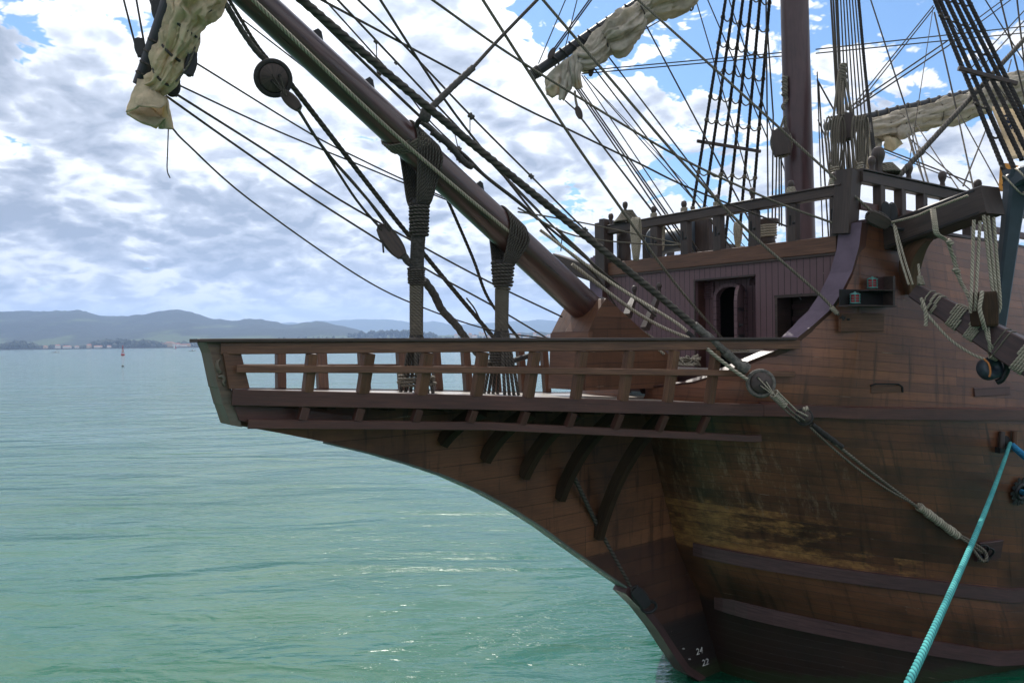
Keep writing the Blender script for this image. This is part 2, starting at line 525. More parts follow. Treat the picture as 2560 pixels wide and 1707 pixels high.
mat_sail('sail_cream', (0.72, 0.61, 0.43))
mat_sail('sail_grey', (0.58, 0.53, 0.45))
mat_sail('banner_white', (0.80, 0.80, 0.84), 0.65)
mat_sail('banner_yellow', (0.70, 0.52, 0.26), 0.6)
mat_sail('banner_blue', (0.06, 0.10, 0.22))


def mat_water():
    m, g, b = principled('sea_water')
    oc = g.n('ShaderNodeTexCoord').outputs['Object']
    big = g.noise(g.mapping(oc, (0.035, 0.05, 1)), 1.0, 4, 0.55)
    c = g.mix(g.ss(big, 0.35, 0.65), (0.001, 0.080, 0.032), (0.004, 0.094, 0.050))
    g.set(b.inputs['Base Color'], c)
    g.set(b.inputs['Roughness'], 0.085)
    g.set(b.inputs['IOR'], 1.52)
    gust = g.noise(g.mapping(oc, (0.06, 0.11, 1), rot=(0, 0, 0.3)), 1.0, 4, 0.6, 0.6)
    gust = g.ss(gust, 0.32, 0.68, 0.25, 1.6)
    w1 = g.noise(g.mapping(oc, (0.5, 1.2, 1), rot=(0, 0, R(18))), 1.0, 3, 0.55, 0.5)
    w2 = g.noise(g.mapping(oc, (1.6, 4.0, 1), rot=(0, 0, R(-14))), 1.0, 4, 0.58, 0.8)
    w3 = g.noise(g.mapping(oc, (6, 13, 1), rot=(0, 0, R(8))), 1.0, 3, 0.55, 0.4)
    w0 = g.noise(g.mapping(oc, (0.10, 0.26, 1), rot=(0, 0, R(-25))), 1.0, 2, 0.5, 0.9)
    h = g.m('ADD', g.m('ADD', g.m('MULTIPLY', w0, 1.5), g.m('MULTIPLY', w1, 0.34)), g.m('MULTIPLY', g.m('ADD', g.m('MULTIPLY', w2, 0.11), g.m('MULTIPLY', w3, 0.026)), gust))
    bp = g.t.nodes.new('ShaderNodeBump')
    bp.inputs['Strength'].default_value = 1.0
    bp.inputs['Distance'].default_value = 0.32
    g.set(bp.inputs['Height'], h)
    g.set(b.inputs['Normal'], bp.outputs[0])
    return m


mat_water()


def mat_hill(name, forest, meadow, tree_scale=0.02, mh=60.0):
    m, g, b = principled(name)
    ge = g.n('ShaderNodeNewGeometry').outputs['Position']
    x, y, z = g.sep(ge)
    n1 = g.noise(g.mapping(ge, (0.004, 0.002, 0.01)), 1.0, 6, 0.6)
    n2 = g.noise(ge, tree_scale, 5, 0.7)
    low = g.ss(z, mh, 4.0, 0.0, 0.22)
    f = g.ss(g.m('ADD', n1, low), 0.55, 0.68)
    c = g.mix(f, g.mix(n2, tuple(v * 0.5 for v in forest), tuple(v * 1.4 for v in forest)), g.mix(n2, tuple(v * 0.6 for v in meadow), meadow))
    g.set(b.inputs['Base Color'], c)
    g.set(b.inputs['Roughness'], 0.9)
    g.set(b.inputs['Specular IOR Level'], 0.1)
    g.set(b.inputs['Normal'], g.bump(n2, 1.0, 12.0))
    return m


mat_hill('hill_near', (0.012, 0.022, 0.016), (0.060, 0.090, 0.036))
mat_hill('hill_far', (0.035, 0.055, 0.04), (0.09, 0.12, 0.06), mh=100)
plain('wood_leaves', (0.020, 0.038, 0.016), 0.8, var=0.5, scale=0.12, bump=0)
plain('shore_ground', (0.16, 0.17, 0.10), 0.9, scale=0.02, col2=(0.30, 0.27, 0.2))

# ------------------------------------------------------------------ mesh helpers
ORG = {}   # world origin of every parent


class MB:
    def __init__(self):
        self.v = []
        self.f = []
        self.uv = []
        self.sm = []
        self.mi = []

    def add(self, verts, faces, uvs=None, smooth=False, mi=0):
        o = len(self.v)
        self.v += [Vector(x) for x in verts]
        for i, fc in enumerate(faces):
            self.f.append([o + k for k in fc])
            if uvs is not None:
                self.uv.append(uvs[i])
            else:
                self.uv.append([(0.0, 0.0)] * len(fc))
            self.sm.append(smooth)
            self.mi.append(mi)
        return self

    # closed sweep of a section along a path; sect(i) -> list of (a, b) offsets along side / up vectors
    def sweep(self, pts, sect, up=Vector((0, 0, 1)), caps=True, smooth=False, closed=False, mi=0, frames=None, vnorm=None, us=1.0):
        pts = [Vector(p) for p in pts]
        n = len(pts)
        L = [0.0]
        for i in range(1, n):
            L.append(L[-1] + (pts[i] - pts[i - 1]).length)
        rings = []
        pu = None
        for i in range(n):
            if closed:
                t = pts[(i + 1) % n] - pts[i - 1]
            else:
                t = pts[min(i + 1, n - 1)] - pts[max(i - 1, 0)]
            if t.length < 1e-9:
                t = Vector((1, 0, 0))
            t.normalize()
            if up is None:      # minimal twist
                if pu is None:
                    pu = Vector((0, 0, 1)) if abs(t.z) < 0.9 else Vector((1, 0, 0))
                uu = pu - t * pu.dot(t)
                if uu.length < 1e-6:
                    uu = t.orthogonal()
                uu.normalize()
                pu = uu
                s = t.cross(uu)
            else:
                u0 = up(i) if callable(up) else up
                s = t.cross(u0)
                if s.length < 1e-6:
                    s = t.orthogonal()
                s.normalize()
                uu = s.cross(t)
            rings.append([pts[i] + s * a + uu * b for a, b in sect(i)])
        k = len(rings[0])
        per = [0.0]
        for j in range(k):
            per.append(per[-1] + (rings[0][(j + 1) % k] - rings[0][j]).length)
        if vnorm:
            per = [vnorm * j / k for j in range(k + 1)]
        V = [p for r in rings for p in r]
        F, U = [], []
        m = n if closed else n - 1
        for i in range(m):
            i2 = (i + 1) % n
            l1 = L[i] * us
            l2 = (L[i2] if i2 > i else L[i] + (pts[i2] - pts[i]).length) * us
            for j in range(k):
                j2 = (j + 1) % k
                F.append((i * k + j, i * k + j2, i2 * k + j2, i2 * k + j))
                U.append([(l1, per[j]), (l1, per[j + 1]), (l2, per[j + 1]), (l2, per[j])])
        self.add(V, F, U, smooth, mi)
        if caps and not closed:
            for i, rev in ((0, True), (n - 1, False)):
                r = rings[i]
                idx = list(range(k))
                if rev:
                    idx = idx[::-1]
                self.add([r[q] for q in idx], [list(range(k))], [[((r[q] - r[0]).length, per[q]) for q in idx]], False, mi)
        return self

    def tube(self, pts, r, n=8, caps=True, closed=False, mi=0, vnorm=1.0):
        rr = (lambda i: r) if not isinstance(r, (list, tuple)) else (lambda i: r[i])
        cs = [(math.cos(2 * math.pi * j / n), math.sin(2 * math.pi * j / n)) for j in range(n)]
        return self.sweep(pts, lambda i: [(rr(i) * a, rr(i) * b) for a, b in cs], up=None, caps=caps, smooth=True, closed=closed, mi=mi, vnorm=vnorm)

    def beam(self, pts, w, h, up=Vector((0, 0, 1)), mi=0, ch=0.0, scale=None):
        """timber of width w (sideways) and height h (along up), edges chamfered by ch"""
        def sect(i):
            k = scale[i] if scale else 1.0
            a, b, c = w * k / 2, h * k / 2, ch
            if c <= 0:
                return [(-a, -b), (a, -b), (a, b), (-a, b)]
            return [(-a + c, -b), (a - c, -b), (a, -b + c), (a, b - c), (a - c, b), (-a + c, b), (-a, b - c), (-a, -b + c)]
        return self.sweep(pts, sect, up=up, mi=mi)

    def prism(self, poly, vec, mi=0):
        """extrude a closed polygon (world points) along vec; UV in metres"""
        poly = [Vector(p) for p in poly]
        n = len(poly)
        o = poly[0]
        nrm = Vector((0, 0, 0))
        for i in range(n):
            a, b = poly[i] - o, poly[(i + 1) % n] - o
            nrm += a.cross(b)
        nrm.normalize()
        ax = Vector((0, 0, 1)).cross(nrm)
        if ax.length < 0.2:
            ax = FV.copy()
        ax.normalize()
        ay = nrm.cross(ax)
        if nrm.dot(vec) > 0:
            poly = poly[::-1]
        uvp = [((p - CB).dot(ax), (p - CB).dot(ay)) for p in poly]
        q = [p + vec for p in poly]
        self.add(poly, [list(range(n))], [uvp], False, mi)
        self.add(q[::-1], [list(range(n))], [uvp[::-1]], False, mi)
        V = poly + q
        per = 0.0
        F, U = [], []
        for i in range(n):
            j = (i + 1) % n
            d = (poly[j] - poly[i]).length
            F.append((j, i, n + i, n + j))
            U.append([(per + d, 0), (per, 0), (per, vec.length), (per + d, vec.length)])
            per += d
        self.add(V, F, U, False, mi)
        return self

    def lathe(self, base, axis, prof, n=16, mi=0, smooth=True):
        """prof: list of (r, h) along axis"""
        axis = Vector(axis).normalized()
        a = axis.orthogonal().normalized()
        b = axis.cross(a)
        V, F, U = [], [], []
        for r, h in prof:
            for j in range(n):
                t = 2 * math.pi * j / n
                V.append(Vector(base) + axis * h + (a * math.cos(t) + b * math.sin(t)) * max(r, 1e-4))
        for i in range(len(prof) - 1):
            for j in range(n):
                j2 = (j + 1) % n
                F.append((i * n + j, i * n + j2, (i + 1) * n + j2, (i + 1) * n + j))
                U.append([(prof[i][1], j / n), (prof[i][1], (j + 1) / n), (prof[i + 1][1], (j + 1) / n), (prof[i + 1][1], j / n)])
        self.add(V, F, U, smooth, mi)
        return self

    def box(self, c, ax, ay, az, sx, sy, sz, mi=0):
        c = Vector(c)
        self.beam([c - ax * sx / 2, c + ax * sx / 2], sy, sz, up=az, mi=mi)
        return self

    def build(self, name, mat, parent=None, bevel=0.0, origin=None, label=None, cat=None, group=None, kind=None, weld=False):
        me = bpy.data.meshes.new(name)
        lo = Vector((min(v.x for v in self.v), min(v.y for v in self.v), min(v.z for v in self.v)))
        hi = Vector((max(v.x for v in self.v), max(v.y for v in self.v), max(v.z for v in self.v)))
        if origin is None:
            origin = Vector(((lo.x + hi.x) / 2, (lo.y + hi.y) / 2, lo.z))
        me.from_pydata([v - origin for v in self.v], [], self.f)
        ul = me.uv_layers.new(name="UVMap")
        flat = [c for fu in self.uv for uvp in fu for c in uvp]
        ul.data.foreach_set("uv", flat)
        me.polygons.foreach_set("use_smooth", self.sm)
        mats = mat if isinstance(mat, (list, tuple)) else [mat]
        for m in mats:
            me.materials.append(MATS[m])
        me.polygons.foreach_set("material_index", self.mi)
        me.update()
        o = bpy.data.objects.new(name, me)
        COL.objects.link(o)
        if parent is not None:
            o.parent = parent
            o.location = origin - ORG[parent.name]
        else:
            o.location = origin
        ORG[o.name] = origin
        if bevel > 0:
            bm = o.modifiers.new("bevel", 'BEVEL')
            bm.width = bevel
            bm.segments = 2
            bm.limit_method = 'ANGLE'
            bm.angle_limit = R(40)
        tag(o, label, cat, group, kind)
        return o


def tag(o, label=None, cat=None, group=None, kind=None):
    if label:
        o['label'] = label
    if cat:
        o['category'] = cat
    if group:
        o['group'] = group
    if kind:
        o['kind'] = kind
    return o


def empty(name, loc, label=None, cat=None, group=None):
    o = bpy.data.objects.new(name, None)
    o.empty_display_size = 0.3
    o.location = loc
    COL.objects.link(o)
    ORG[o.name] = Vector(loc)
    return tag(o, label, cat, group)


def line(a, b, n=8, sag=0.0):
    a, b = Vector(a), Vector(b)
    return [a.lerp(b, i / n) - Vector((0, 0, sag * 4 * (i / n) * (1 - i / n))) for i in range(n + 1)]


def smooth_path(pts, k=6):
    """Catmull-Rom through pts"""
    pts = [Vector(p) for p in pts]
    P = [pts[0] * 2 - pts[1]] + pts + [pts[-1] * 2 - pts[-2]]
    out = []
    for i in range(1, len(P) - 2):
        p0, p1, p2, p3 = P[i - 1:i + 3]
        for j in range(k):
            t = j / k
            out.append(0.5 * ((2 * p1) + (p2 - p0) * t + (2 * p0 - 5 * p1 + 4 * p2 - p3) * t * t + (3 * p1 - p0 - 3 * p2 + p3) * t ** 3))
    out.append(pts[-1])
    return out


def twisted(mb, pts, r, pitch=None, k=3, n=12, mi=0, spp=7, depth=0.16):
    """laid rope with k visible strands, real geometry"""
    pts = [Vector(p) for p in pts]
    L = [0.0]
    for i in range(1, len(pts)):
        L.append(L[-1] + (pts[i] - pts[i - 1]).length)
    pitch = pitch or r * 7.0
    cnt = max(8, int(L[-1] / pitch * spp))
    cnt = min(cnt, 620)
    P = []
    j = 0
    for i in range(cnt + 1):
        s = L[-1] * i / cnt
        while j < len(L) - 2 and L[j + 1] < s:
            j += 1
        d = L[j + 1] - L[j]
        P.append(pts[j].lerp(pts[j + 1], (s - L[j]) / d if d > 0 else 0))
    def sect(i):
        s = L[-1] * i / cnt
        out = []
        for q in range(n):
            t = 2 * math.pi * q / n
            w = abs(math.cos(k * (t - 2 * math.pi * s / pitch) / 2.0))
            rr = r * (1 - depth * 1.6 + depth * 2.0 * w)
            out.append((rr * math.cos(t), rr * math.sin(t)))
        return out
    mb.sweep(P, sect, up=None, caps=True, smooth=True, mi=mi, vnorm=1.0, us=-k / (pitch * 18.0))
    return mb

# ------------------------------------------------------------------ the setting: water, hills, shore
def fbm(x, y, o=4, s=0.0):
    return noise.fractal(Vector((x, y, s)), 1.0, 2.0, o)


def grid_mesh(name, xs, ys, zf, mat, kind='structure'):
    mb = MB()
    V = [Vector((x, y, zf(x, y))) for y in ys for x in xs]
    n = len(xs)
    F = [(j * n + i, j * n + i + 1, (j + 1) * n + i + 1, (j + 1) * n + i) for j in range(len(ys) - 1) for i in range(n - 1)]
    mb.add(V, F, None, True)
    return mb.build(name, mat, origin=Vector((0, 0, 0)), kind=kind)


def build_setting():
    m = MB()
    s = 12500
    m.add([(-s, -s, 0), (s, -s, 0), (s, s, 0), (-s, s, 0)], [(0, 1, 2, 3)])
    m.build('water', 'sea_water', origin=Vector((0, 0, 0)), kind='structure')
    # ridges: photo skyline at a distance gives the real height of each range
    def ridge(name, prof, Y, depth, mat, rough, step, ztrim=0.0, front=0.55):
        pp = [(at(x, y, Y).x, at(x, y, Y).z) for x, y in prof]
        X = [a for a, b in pp]
        Z = [b for a, b in pp]
        xs = [lerp(X[0], X[-1], i / 260) for i in range(261)]
        ys = [Y - depth * front + depth * j / 26 for j in range(27)]
        def zf(x, y):
            t = (y - (Y - depth * front)) / (depth * front)
            hgt = interp(x * Y / max(y, 1), X, Z)
            if t <= 1:
                e = max(t, 0.0) ** 1.25
                sp = 1 + 0.30 * math.sin(t * math.pi) * fbm(x * 0.0016, y * 0.0016, 4, 3)
            else:
                e = max(0.0, 1 - (t - 1) * 1.2)
                sp = 1
            jag = rough * fbm(x * step, y * step, 4, 9) * min(1, t)
            return max(-3.0, hgt * e * sp + jag - 2.0 * (t <= 0.01))
        return grid_mesh(name, xs, ys, zf, mat)
    ridge('hills', [(-900, 800), (-500, 775), (-200, 790), (-60, 780), (0, 778), (60, 776), (100, 777), (150, 775), (195, 773), (225, 781), (250, 789), (290, 789), (320, 790), (370, 781), (400, 776), (425, 774),
                    (455, 774), (480, 779), (510, 789), (545, 798), (585, 802), (605, 799), (628, 795), (655, 799), (690, 804), (720, 811), (745, 808), (780, 804), (820, 806), (850, 812), (880, 818), (910, 829),
                    (940, 842), (1000, 852), (1060, 858)], 4200, 2600, 'hill_near', 8, 0.02)
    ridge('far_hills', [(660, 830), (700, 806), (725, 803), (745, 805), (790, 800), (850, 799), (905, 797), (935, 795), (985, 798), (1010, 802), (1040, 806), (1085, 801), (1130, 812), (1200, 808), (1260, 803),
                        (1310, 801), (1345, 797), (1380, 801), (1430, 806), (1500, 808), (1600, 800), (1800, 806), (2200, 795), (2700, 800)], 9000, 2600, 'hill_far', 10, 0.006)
    ridge('low_hills', [(860, 848), (930, 836), (960, 832), (1000, 828), (1030, 829), (1090, 838), (1130, 838), (1200, 836), (1290, 832), (1350, 828), (1400, 834), (1480, 838), (1700, 836), (2100, 838), (2600, 832)],
          3600, 900, 'hill_near', 5, 0.02)
    # low shore
    def shz(x, y):
        return 1.2 + 2.5 * (y - 2450) / 800 + 1.2 * fbm(x * 0.004, y * 0.004)
    grid_mesh('shore', [-3200 + 160 * i for i in range(41)], [2450 + 100 * j for j in range(9)], shz, 'shore_ground')
    m = MB()
    rr = random.Random(3)
    for i in range(120):
        x0 = -2000 + i * 20
        m.beam([(x0, 2300 + 0.06 * x0, 0.9 + rr.random() * .5), (x0 + 20.5, 2300 + 0.06 * (x0 + 20), 0.9 + rr.random() * .5)], 6, 2.6 + rr.random())
    m.build('breakwater', 'breakwater_stone', label='long low stone breakwater at the foot of the hills', cat='breakwater')
    # far-off woods: one mass of leaf clumps
    m = MB()
    def clump(c, r, seed):
        q = random.Random(seed)
        n = 7
        V, F = [], []
        for i in range(n):
            th = math.pi * i / (n - 1)
            for j in range(8):
                ph = 2 * math.pi * j / 8
                k = r * (0.72 + 0.5 * q.random())
                V.append((c[0] + k * math.sin(th) * math.cos(ph), c[1] + k * math.sin(th) * math.sin(ph), c[2] + k * 1.05 * math.cos(th)))
        for i in range(n - 1):
            for j in range(8):
                F.append((i * 8 + j, i * 8 + (j + 1) % 8, (i + 1) * 8 + (j + 1) % 8, (i + 1) * 8 + j))
        m.add(V, F)
    bands = [(0, 96, 858, 880, 2500, 150), (225, 410, 853, 874, 2600, 210), (95, 230, 868, 876, 2620, 50), (400, 520, 860, 870, 2700, 90), (870, 1090, 829, 848, 3300, 190), (690, 870, 846, 856, 3100, 60), (1090, 1420, 842, 852, 3300, 150), (520, 700, 854, 862, 2900, 60)]
    for bi, (x0, x1, y0, y1, Y, cnt) in enumerate(bands):
        q = random.Random(40 + bi)
        for i in range(cnt):
            px = lerp(x0, x1, q.random())
            t = (px - x0) / (x1 - x0)
            env = math.sin(math.pi * min(1, max(0, 0.12 + 0.8 * t))) ** 0.5
            yy = lerp(y1, lerp(y1, y0, env), q.random() ** 0.7)
            P = at(px, yy, Y + q.random() * 120)
            clump((P.x, P.y, max(P.z, 2)), 5 + q.random() * 6, bi * 1000 + i)
    m.build('far_woods', 'wood_leaves', kind='stuff')
    # houses of the town and villages across the bay
    k = 0
    q = random.Random(11)
    spots = []
    for i in range(7):
        spots.append((110 + i * 27 + q.random() * 8, 868 - q.random() * 4, 2580))
    for i in range(6):
        spots.append((405 + i * 13 + q.random() * 6, 862 - q.random() * 6, 2640))
    for i in range(26):
        spots.append((1140 + i * 10.5 + q.random() * 8, 843 - q.random() * 12, 3150))
    sizes = ['low', 'tall', 'long']
    for (px, py, Y) in spots:
        P = at(px, py, Y)
        kind = sizes[k % 3]
        w, d, h = {'low': (11, 9, 6), 'tall': (13, 10, 11), 'long': (24, 10, 7)}[kind]
        wl = 'wall_white' if k % 4 else 'wall_ochre'
        zb = max(P.z - h, 0.5)
        where = 'near the waterline under the left hills' if px < 330 else ('below the meadows left of the ship' if px < 560 else 'on the town slope beyond the bowsprit foot')
        r = empty('house', (P.x, P.y, zb), f"far {kind} {'white' if k % 4 else 'ochre'} walled house with tiled roof {where}", 'house', 'houses across the bay')
        b = MB()
        b.beam([(P.x - w / 2, P.y, zb + h / 2 - 4), (P.x + w / 2, P.y, zb + h / 2 - 4)], d, h + 8)
        b.build('wall', wl, r)
        b = MB()
        rf = h * 0.32
        V = [(P.x - w / 2 - .5, P.y - d / 2 - .6, zb + h + .02), (P.x + w / 2 + .5, P.y - d / 2 - .6, zb + h + .02), (P.x + w / 2 + .5, P.y + d / 2 + .6, zb + h + .02), (P.x - w / 2 - .5, P.y + d / 2 + .6, zb + h + .02),
             (P.x - w / 2 + 1, P.y, zb + h + rf), (P.x + w / 2 - 1, P.y, zb + h + rf)]
        b.add(V, [(0, 1, 5, 4), (2, 3, 4, 5), (1, 2, 5), (3, 0, 4), (3, 2, 1, 0)])
        b.build('roof', 'roof_tile', r)
        k += 1


build_setting()


def boats():
    # red and white channel buoy
    P = at(307, 890, 560)
    P.z = 0
    r = empty('channel_buoy', P, 'red and white channel buoy with lantern top floating in the bay', 'buoy')
    MB().lathe(P + Vector((0, 0, -.4)), (0, 0, 1), [(0, 0), (.75, .1), (.8, .6), (.75, 1.0), (0, 1.05)], 14).build('float', 'red_paint', r)
    t = MB()
    for j in range(4):
        a = j * math.pi / 2 + .6
        t.tube([P + Vector((.6 * math.cos(a), .6 * math.sin(a), .6)), P + Vector((.16 * math.cos(a), .16 * math.sin(a), 3.2))], .07, 6)
    t.tube([P + Vector((.42 * math.cos(a_ * .785), .42 * math.sin(a_ * .785), 1.7)) for a_ in range(9)], .06, 6)
    t.build('frame', 'red_paint', r)
    MB().lathe(P + Vector((0, 0, 1.2)), (0, 0, 1), [(.2, 0), (.34, .05), (.3, .9), (.2, .95)], 10).build('white_panel', 'white_paint', r)
    MB().lathe(P + Vector((0, 0, 3.1)), (0, 0, 1), [(0.05, 0), (.26, .05), (.26, .35), (.12, .5), (.1, .8), (.3, .85), (.3, 1.2), (0, 1.25)], 10).build('topmark', 'red_paint', r)
    r.scale = (1.6, 1.6, 1.6)
    P = at(307, 923, 250)
    P.z = 0
    r = empty('mooring_float', P, 'small dark mooring float on the water below the channel buoy', 'float')
    MB().lathe(P + Vector((0, 0, -.2)), (0, 0, 1), [(0, 0), (.4, .1), (.45, .3), (.3, .5), (0, .55)], 12).build('body', 'black_iron', r)
    MB().tube([P + Vector((.1 * math.cos(a), 0, .38 + .12 * math.sin(a))) for a in [k * .5 for k in range(13)]], .025, 6).build('ring', 'black_iron', r)

    def launch(px, py, Y, lab, sail=False, L=7.0):
        P = at(px, py, Y)
        P.z = 0
        r = empty('sailing_boat' if sail else 'motor_boat', P, lab, 'sailboat' if sail else 'boat')
        b = MB()
        V, F = [], []
        st = 9
        for i in range(st):
            t = i / (st - 1)
            x = (t - .5) * L
            hw = L * .16 * (1 - max(0, t - .35) ** 2 * 2.2)
            hw = max(hw, .04)
            zz = .55 + .4 * t * t
            V += [P + Vector((x, -hw, zz)), P + Vector((x, -hw * .6, -.2)), P + Vector((x, hw * .6, -.2)), P + Vector((x, hw, zz))]
        for i in range(st - 1):
            for j in range(3):
                F.append((i * 4 + j, (i + 1) * 4 + j, (i + 1) * 4 + j + 1, i * 4 + j + 1))
            F.append((i * 4 + 3, (i + 1) * 4 + 3, (i + 1) * 4, i * 4))
        F.append((3, 2, 1, 0))
        b.add(V, F)
        b.build('hull', 'boat_white', r)
        if sail:
            MB().tube([P + Vector((.3, 0, .5)), P + Vector((.3, 0, 9))], .08, 6).build('mast', 'boat_white', r)
            for nm, pts in (('mainsail', [(.2, 0, 1.4), (-3, .25, 1.5), (.2, 0, 8.7)]), ('jib', [(.5, 0, 7.6), (.6, .2, 1.2), (3.3, 0, .9)])):
                q = MB()
                q.prism([P + Vector(x) for x in pts], Vector((0, .05, 0)))
                q.build(nm, 'white_paint' if nm == 'mainsail' else 'red_paint', r)
        else:
            q = MB()
            q.beam([P + Vector((-1.2, 0, 1.05)), P + Vector((1.2, 0, 1.05))], 1.5, .9, ch=.1)
            q.build('cabin', 'boat_white', r)
            q = MB()
            q.beam([P + Vector((-.9, -.76, 1.2)), P + Vector((1.0, -.76, 1.2))], .05, .4)
            q.build('window', 'window_dark', r)
    launch(140, 883.5, 900, 'small dark looking motor boat left of the channel buoy under the hills', L=9)
    launch(481, 876, 900, 'small white motor boat just left of the ship prow', L=8)
    launch(437, 871, 1500, 'tiny sailboat with white and red sails near the far shore', sail=True, L=9)


boats()


def haze():
    m = MB()
    a, t, bt = 13500, 560, -3
    V = [(-a, -a, bt), (a, -a, bt), (a, a, bt), (-a, a, bt), (-a, -a, t), (a, -a, t), (a, a, t), (-a, a, t)]
    m.add(V, [(3, 2, 1, 0), (4, 5, 6, 7), (0, 1, 5, 4), (1, 2, 6, 5), (2, 3, 7, 6), (3, 0, 4, 7)])
    MATS['air'] = mt = bpy.data.materials.new('air')
    mt.use_nodes = True
    g = NT(mt.node_tree)
    v = g.n('ShaderNodeVolumePrincipled', Color=(0.44, 0.63, 1.0), Density=0.00012, Anisotropy=0.45)
    o = g.n('ShaderNodeOutputMaterial')
    g.t.links.new(v.outputs[0], o.inputs['Volume'])
    m.build('haze', 'air', origin=Vector((0, 0, 0)), kind='stuff')


haze()

# ------------------------------------------------------------------ the ship
SHIP = empty('sailing_ship', W(0, 0, -6.5), 'old wooden galleon bow with long beakhead, brown planked hull and masts beside the quay', 'sailing ship')

LEV = [  # rabbet f0, z at bow, z at f=-4, half breadth, exponent
    (-0.9, -8.2, -9.4, 4.6, .46),
    (0.45, -4.90, -6.15, 5.0, .42),
    (1.10, -3.80, -4.90, 5.0, .40),
    (2.00, -1.12, -1.66, 5.0, .33)]
# the sweeping top edge of the bow side, from the beak deck up to the forecastle corner
WING, WP = [(2.05, -.86), (1.8, -.66), (1.5, -.42), (1.25, -.26)], [(2.1, .2), (2.0, .35), (1.5, 1.95), (1.25, 2.28)]
for f_, x_, y_ in ((1.0, 1968, 867), (.60, 2030, 817), (.39, 2072, 779), (.24, 2100, 737), (.11, 2128, 681), (.04, 2146, 617), (-.02, 2153, 556)):
    p_, z_ = onf(x_, y_, f_)
    WING.append((f_, z_))
    WP.append((f_, p_))
WP += [(-.1, WP[-1][1]), (-4, 3.6), (-8, 3.85), (-14, 3.9)]
ZTOP = WING[-1][1]


def zlev(i, f):
    f0, zb, za, B, e = LEV[i]
    t = (f0 - f) / (f0 + 4)
    if t > 1:
        t = 1 + (t - 1) * .45
    return lerp(zb, za, max(t, 0))


def plev(i, f):
    f0, zb, za, B, e = LEV[i]
    t = max((f0 - f) / 11.0, 0)
    return min(B * t ** e, B) * (1 if t < 1 else 1) + .14


def levpar(l):
    """surface parameters between levels (l real, 0..3)"""
    i = min(int(l), 2)
    return i, l - i


def hullpt(s, l):
    """s>=0 along from the rabbet, l level"""
    i, t = levpar(l)
    f0 = lerp(LEV[i][0], LEV[i + 1][0], t)
    f = f0 - s
    B = lerp(LEV[i][3], LEV[i + 1][3], t)
    e = lerp(LEV[i][4], LEV[i + 1][4], t)
    p = min(B * (s / 11.0) ** e, B) + .14
    za, zb = zlev(i, f), zlev(i + 1, f)
    # a little outward roundness between levels
    return f, p + .10 * math.sin(t * math.pi) * min(1, s), lerp(za, zb, t)


def ptop(f):
    return interp(f, [q[0] for q in WP], [q[1] for q in WP])


def ztop(f):
    if f < -.02:
        return ZTOP - (-.02 - f) * .03
    fs = [a for a, b in WING]
    return interp(f, fs, [b for a, b in WING])


def toppt(f, t):
    """upper bow side, t 0 at the main wale .. 1 at the top edge"""
    zw, pw = zlev(3, f), plev(3, f)
    zt = max(ztop(f), zw + .02)
    pt = max(ptop(f), pw) if f > 1.0 else ptop(f)
    if f <= -.5:
        pt = lerp(pw, pt, .9)
    sag = .06 * math.sin(t * math.pi)
    return pw + (pt - pw) * (t ** 1.1) + sag, lerp(zw, zt, t)


SS = [0.0] + [15.5 * (i / 54) ** 1.9 for i in range(1, 55)]


def hull_side(sign):
    mb = MB()
    rows = [i / 8 for i in range(25)]
    V, UVS = [], []
    for l in rows:
        i, t = levpar(l)
        v = lerp((LEV[i][1] + LEV[i][2]) / 2, (LEV[i + 1][1] + LEV[i + 1][2]) / 2, t)
        acc = 0
        last = None
        for s in SS:
            f, p, z = hullpt(s, l)
            if last is not None:
                acc += math.hypot(f - last[0], p - last[1])
            last = (f, p)
            V.append(W(f, p * sign, z))
            UVS.append((acc, v))
    n = len(SS)
    F, U = [], []
    for r in range(len(rows) - 1):
        for c in range(n - 1):
            q = (r * n + c, r * n + c + 1, (r + 1) * n + c + 1, (r + 1) * n + c)
            if sign < 0:
                q = q[::-1]
            F.append(q)
            U.append([UVS[k] for k in q])
    mb.add(V, F, U, True)
    return mb


def upper_side(sign):
    mb = MB()
    fs = [2.05, 1.9, 1.75, 1.6, 1.45, 1.3, 1.15, 1.0, .85, .7, .6, .5, .39, .31, .24, .17, .11, .07, .04, .01, -.02, -.3, -.6, -1, -1.6, -2.3, -3, -4, -5, -6.5, -8, -10, -13.5]
    nr = 14
    V, UVS = [], []
    for j in range(nr + 1):
        t = j / nr
        acc = 0
        last = None
        for f in fs:
            p, z = toppt(f, t)
            if last is not None:
                acc += math.hypot(f - last[0], p - last[1])
            last = (f, p)
            V.append(W(f, p * sign, z))
            UVS.append((acc, z - zlev(3, f)))
    n = len(fs)
    F, U = [], []
    for r in range(nr):
        for c in range(n - 1):
            q = (r * n + c, r * n + c + 1, (r + 1) * n + c + 1, (r + 1) * n + c)
            if sign < 0:
                q = q[::-1]
            F.append(q)
            U.append([UVS[k] for k in q])
    mb.add(V, F, U, True)
    return mb


hp = hull_side(1)
up_ = upper_side(1)
HULL = hp.build('hull', 'hull_planks', SHIP)
hull_side(-1).build('hull', 'hull_planks', SHIP)
UPP = up_.build('bow_bulwark', 'upper_planks', SHIP)
upper_side(-1).build('bow_bulwark', 'upper_planks', SHIP)
BV = BVHTree.FromPolygons([v.to_tuple() for v in hp.v] + [v.to_tuple() for v in up_.v], hp.f + [[k + len(hp.v) for k in fc] for fc in up_.f])


def onhull(px, py, off=0.0):
    d = raydir(px, py).normalized()
    loc, nrm, idx, dist = BV.ray_cast(EYE, d)
    if loc is None:
        return at(px, py, 13.5), PV.copy()
    if nrm.dot(d) > 0:
        nrm = -nrm
    return loc + nrm * off, nrm


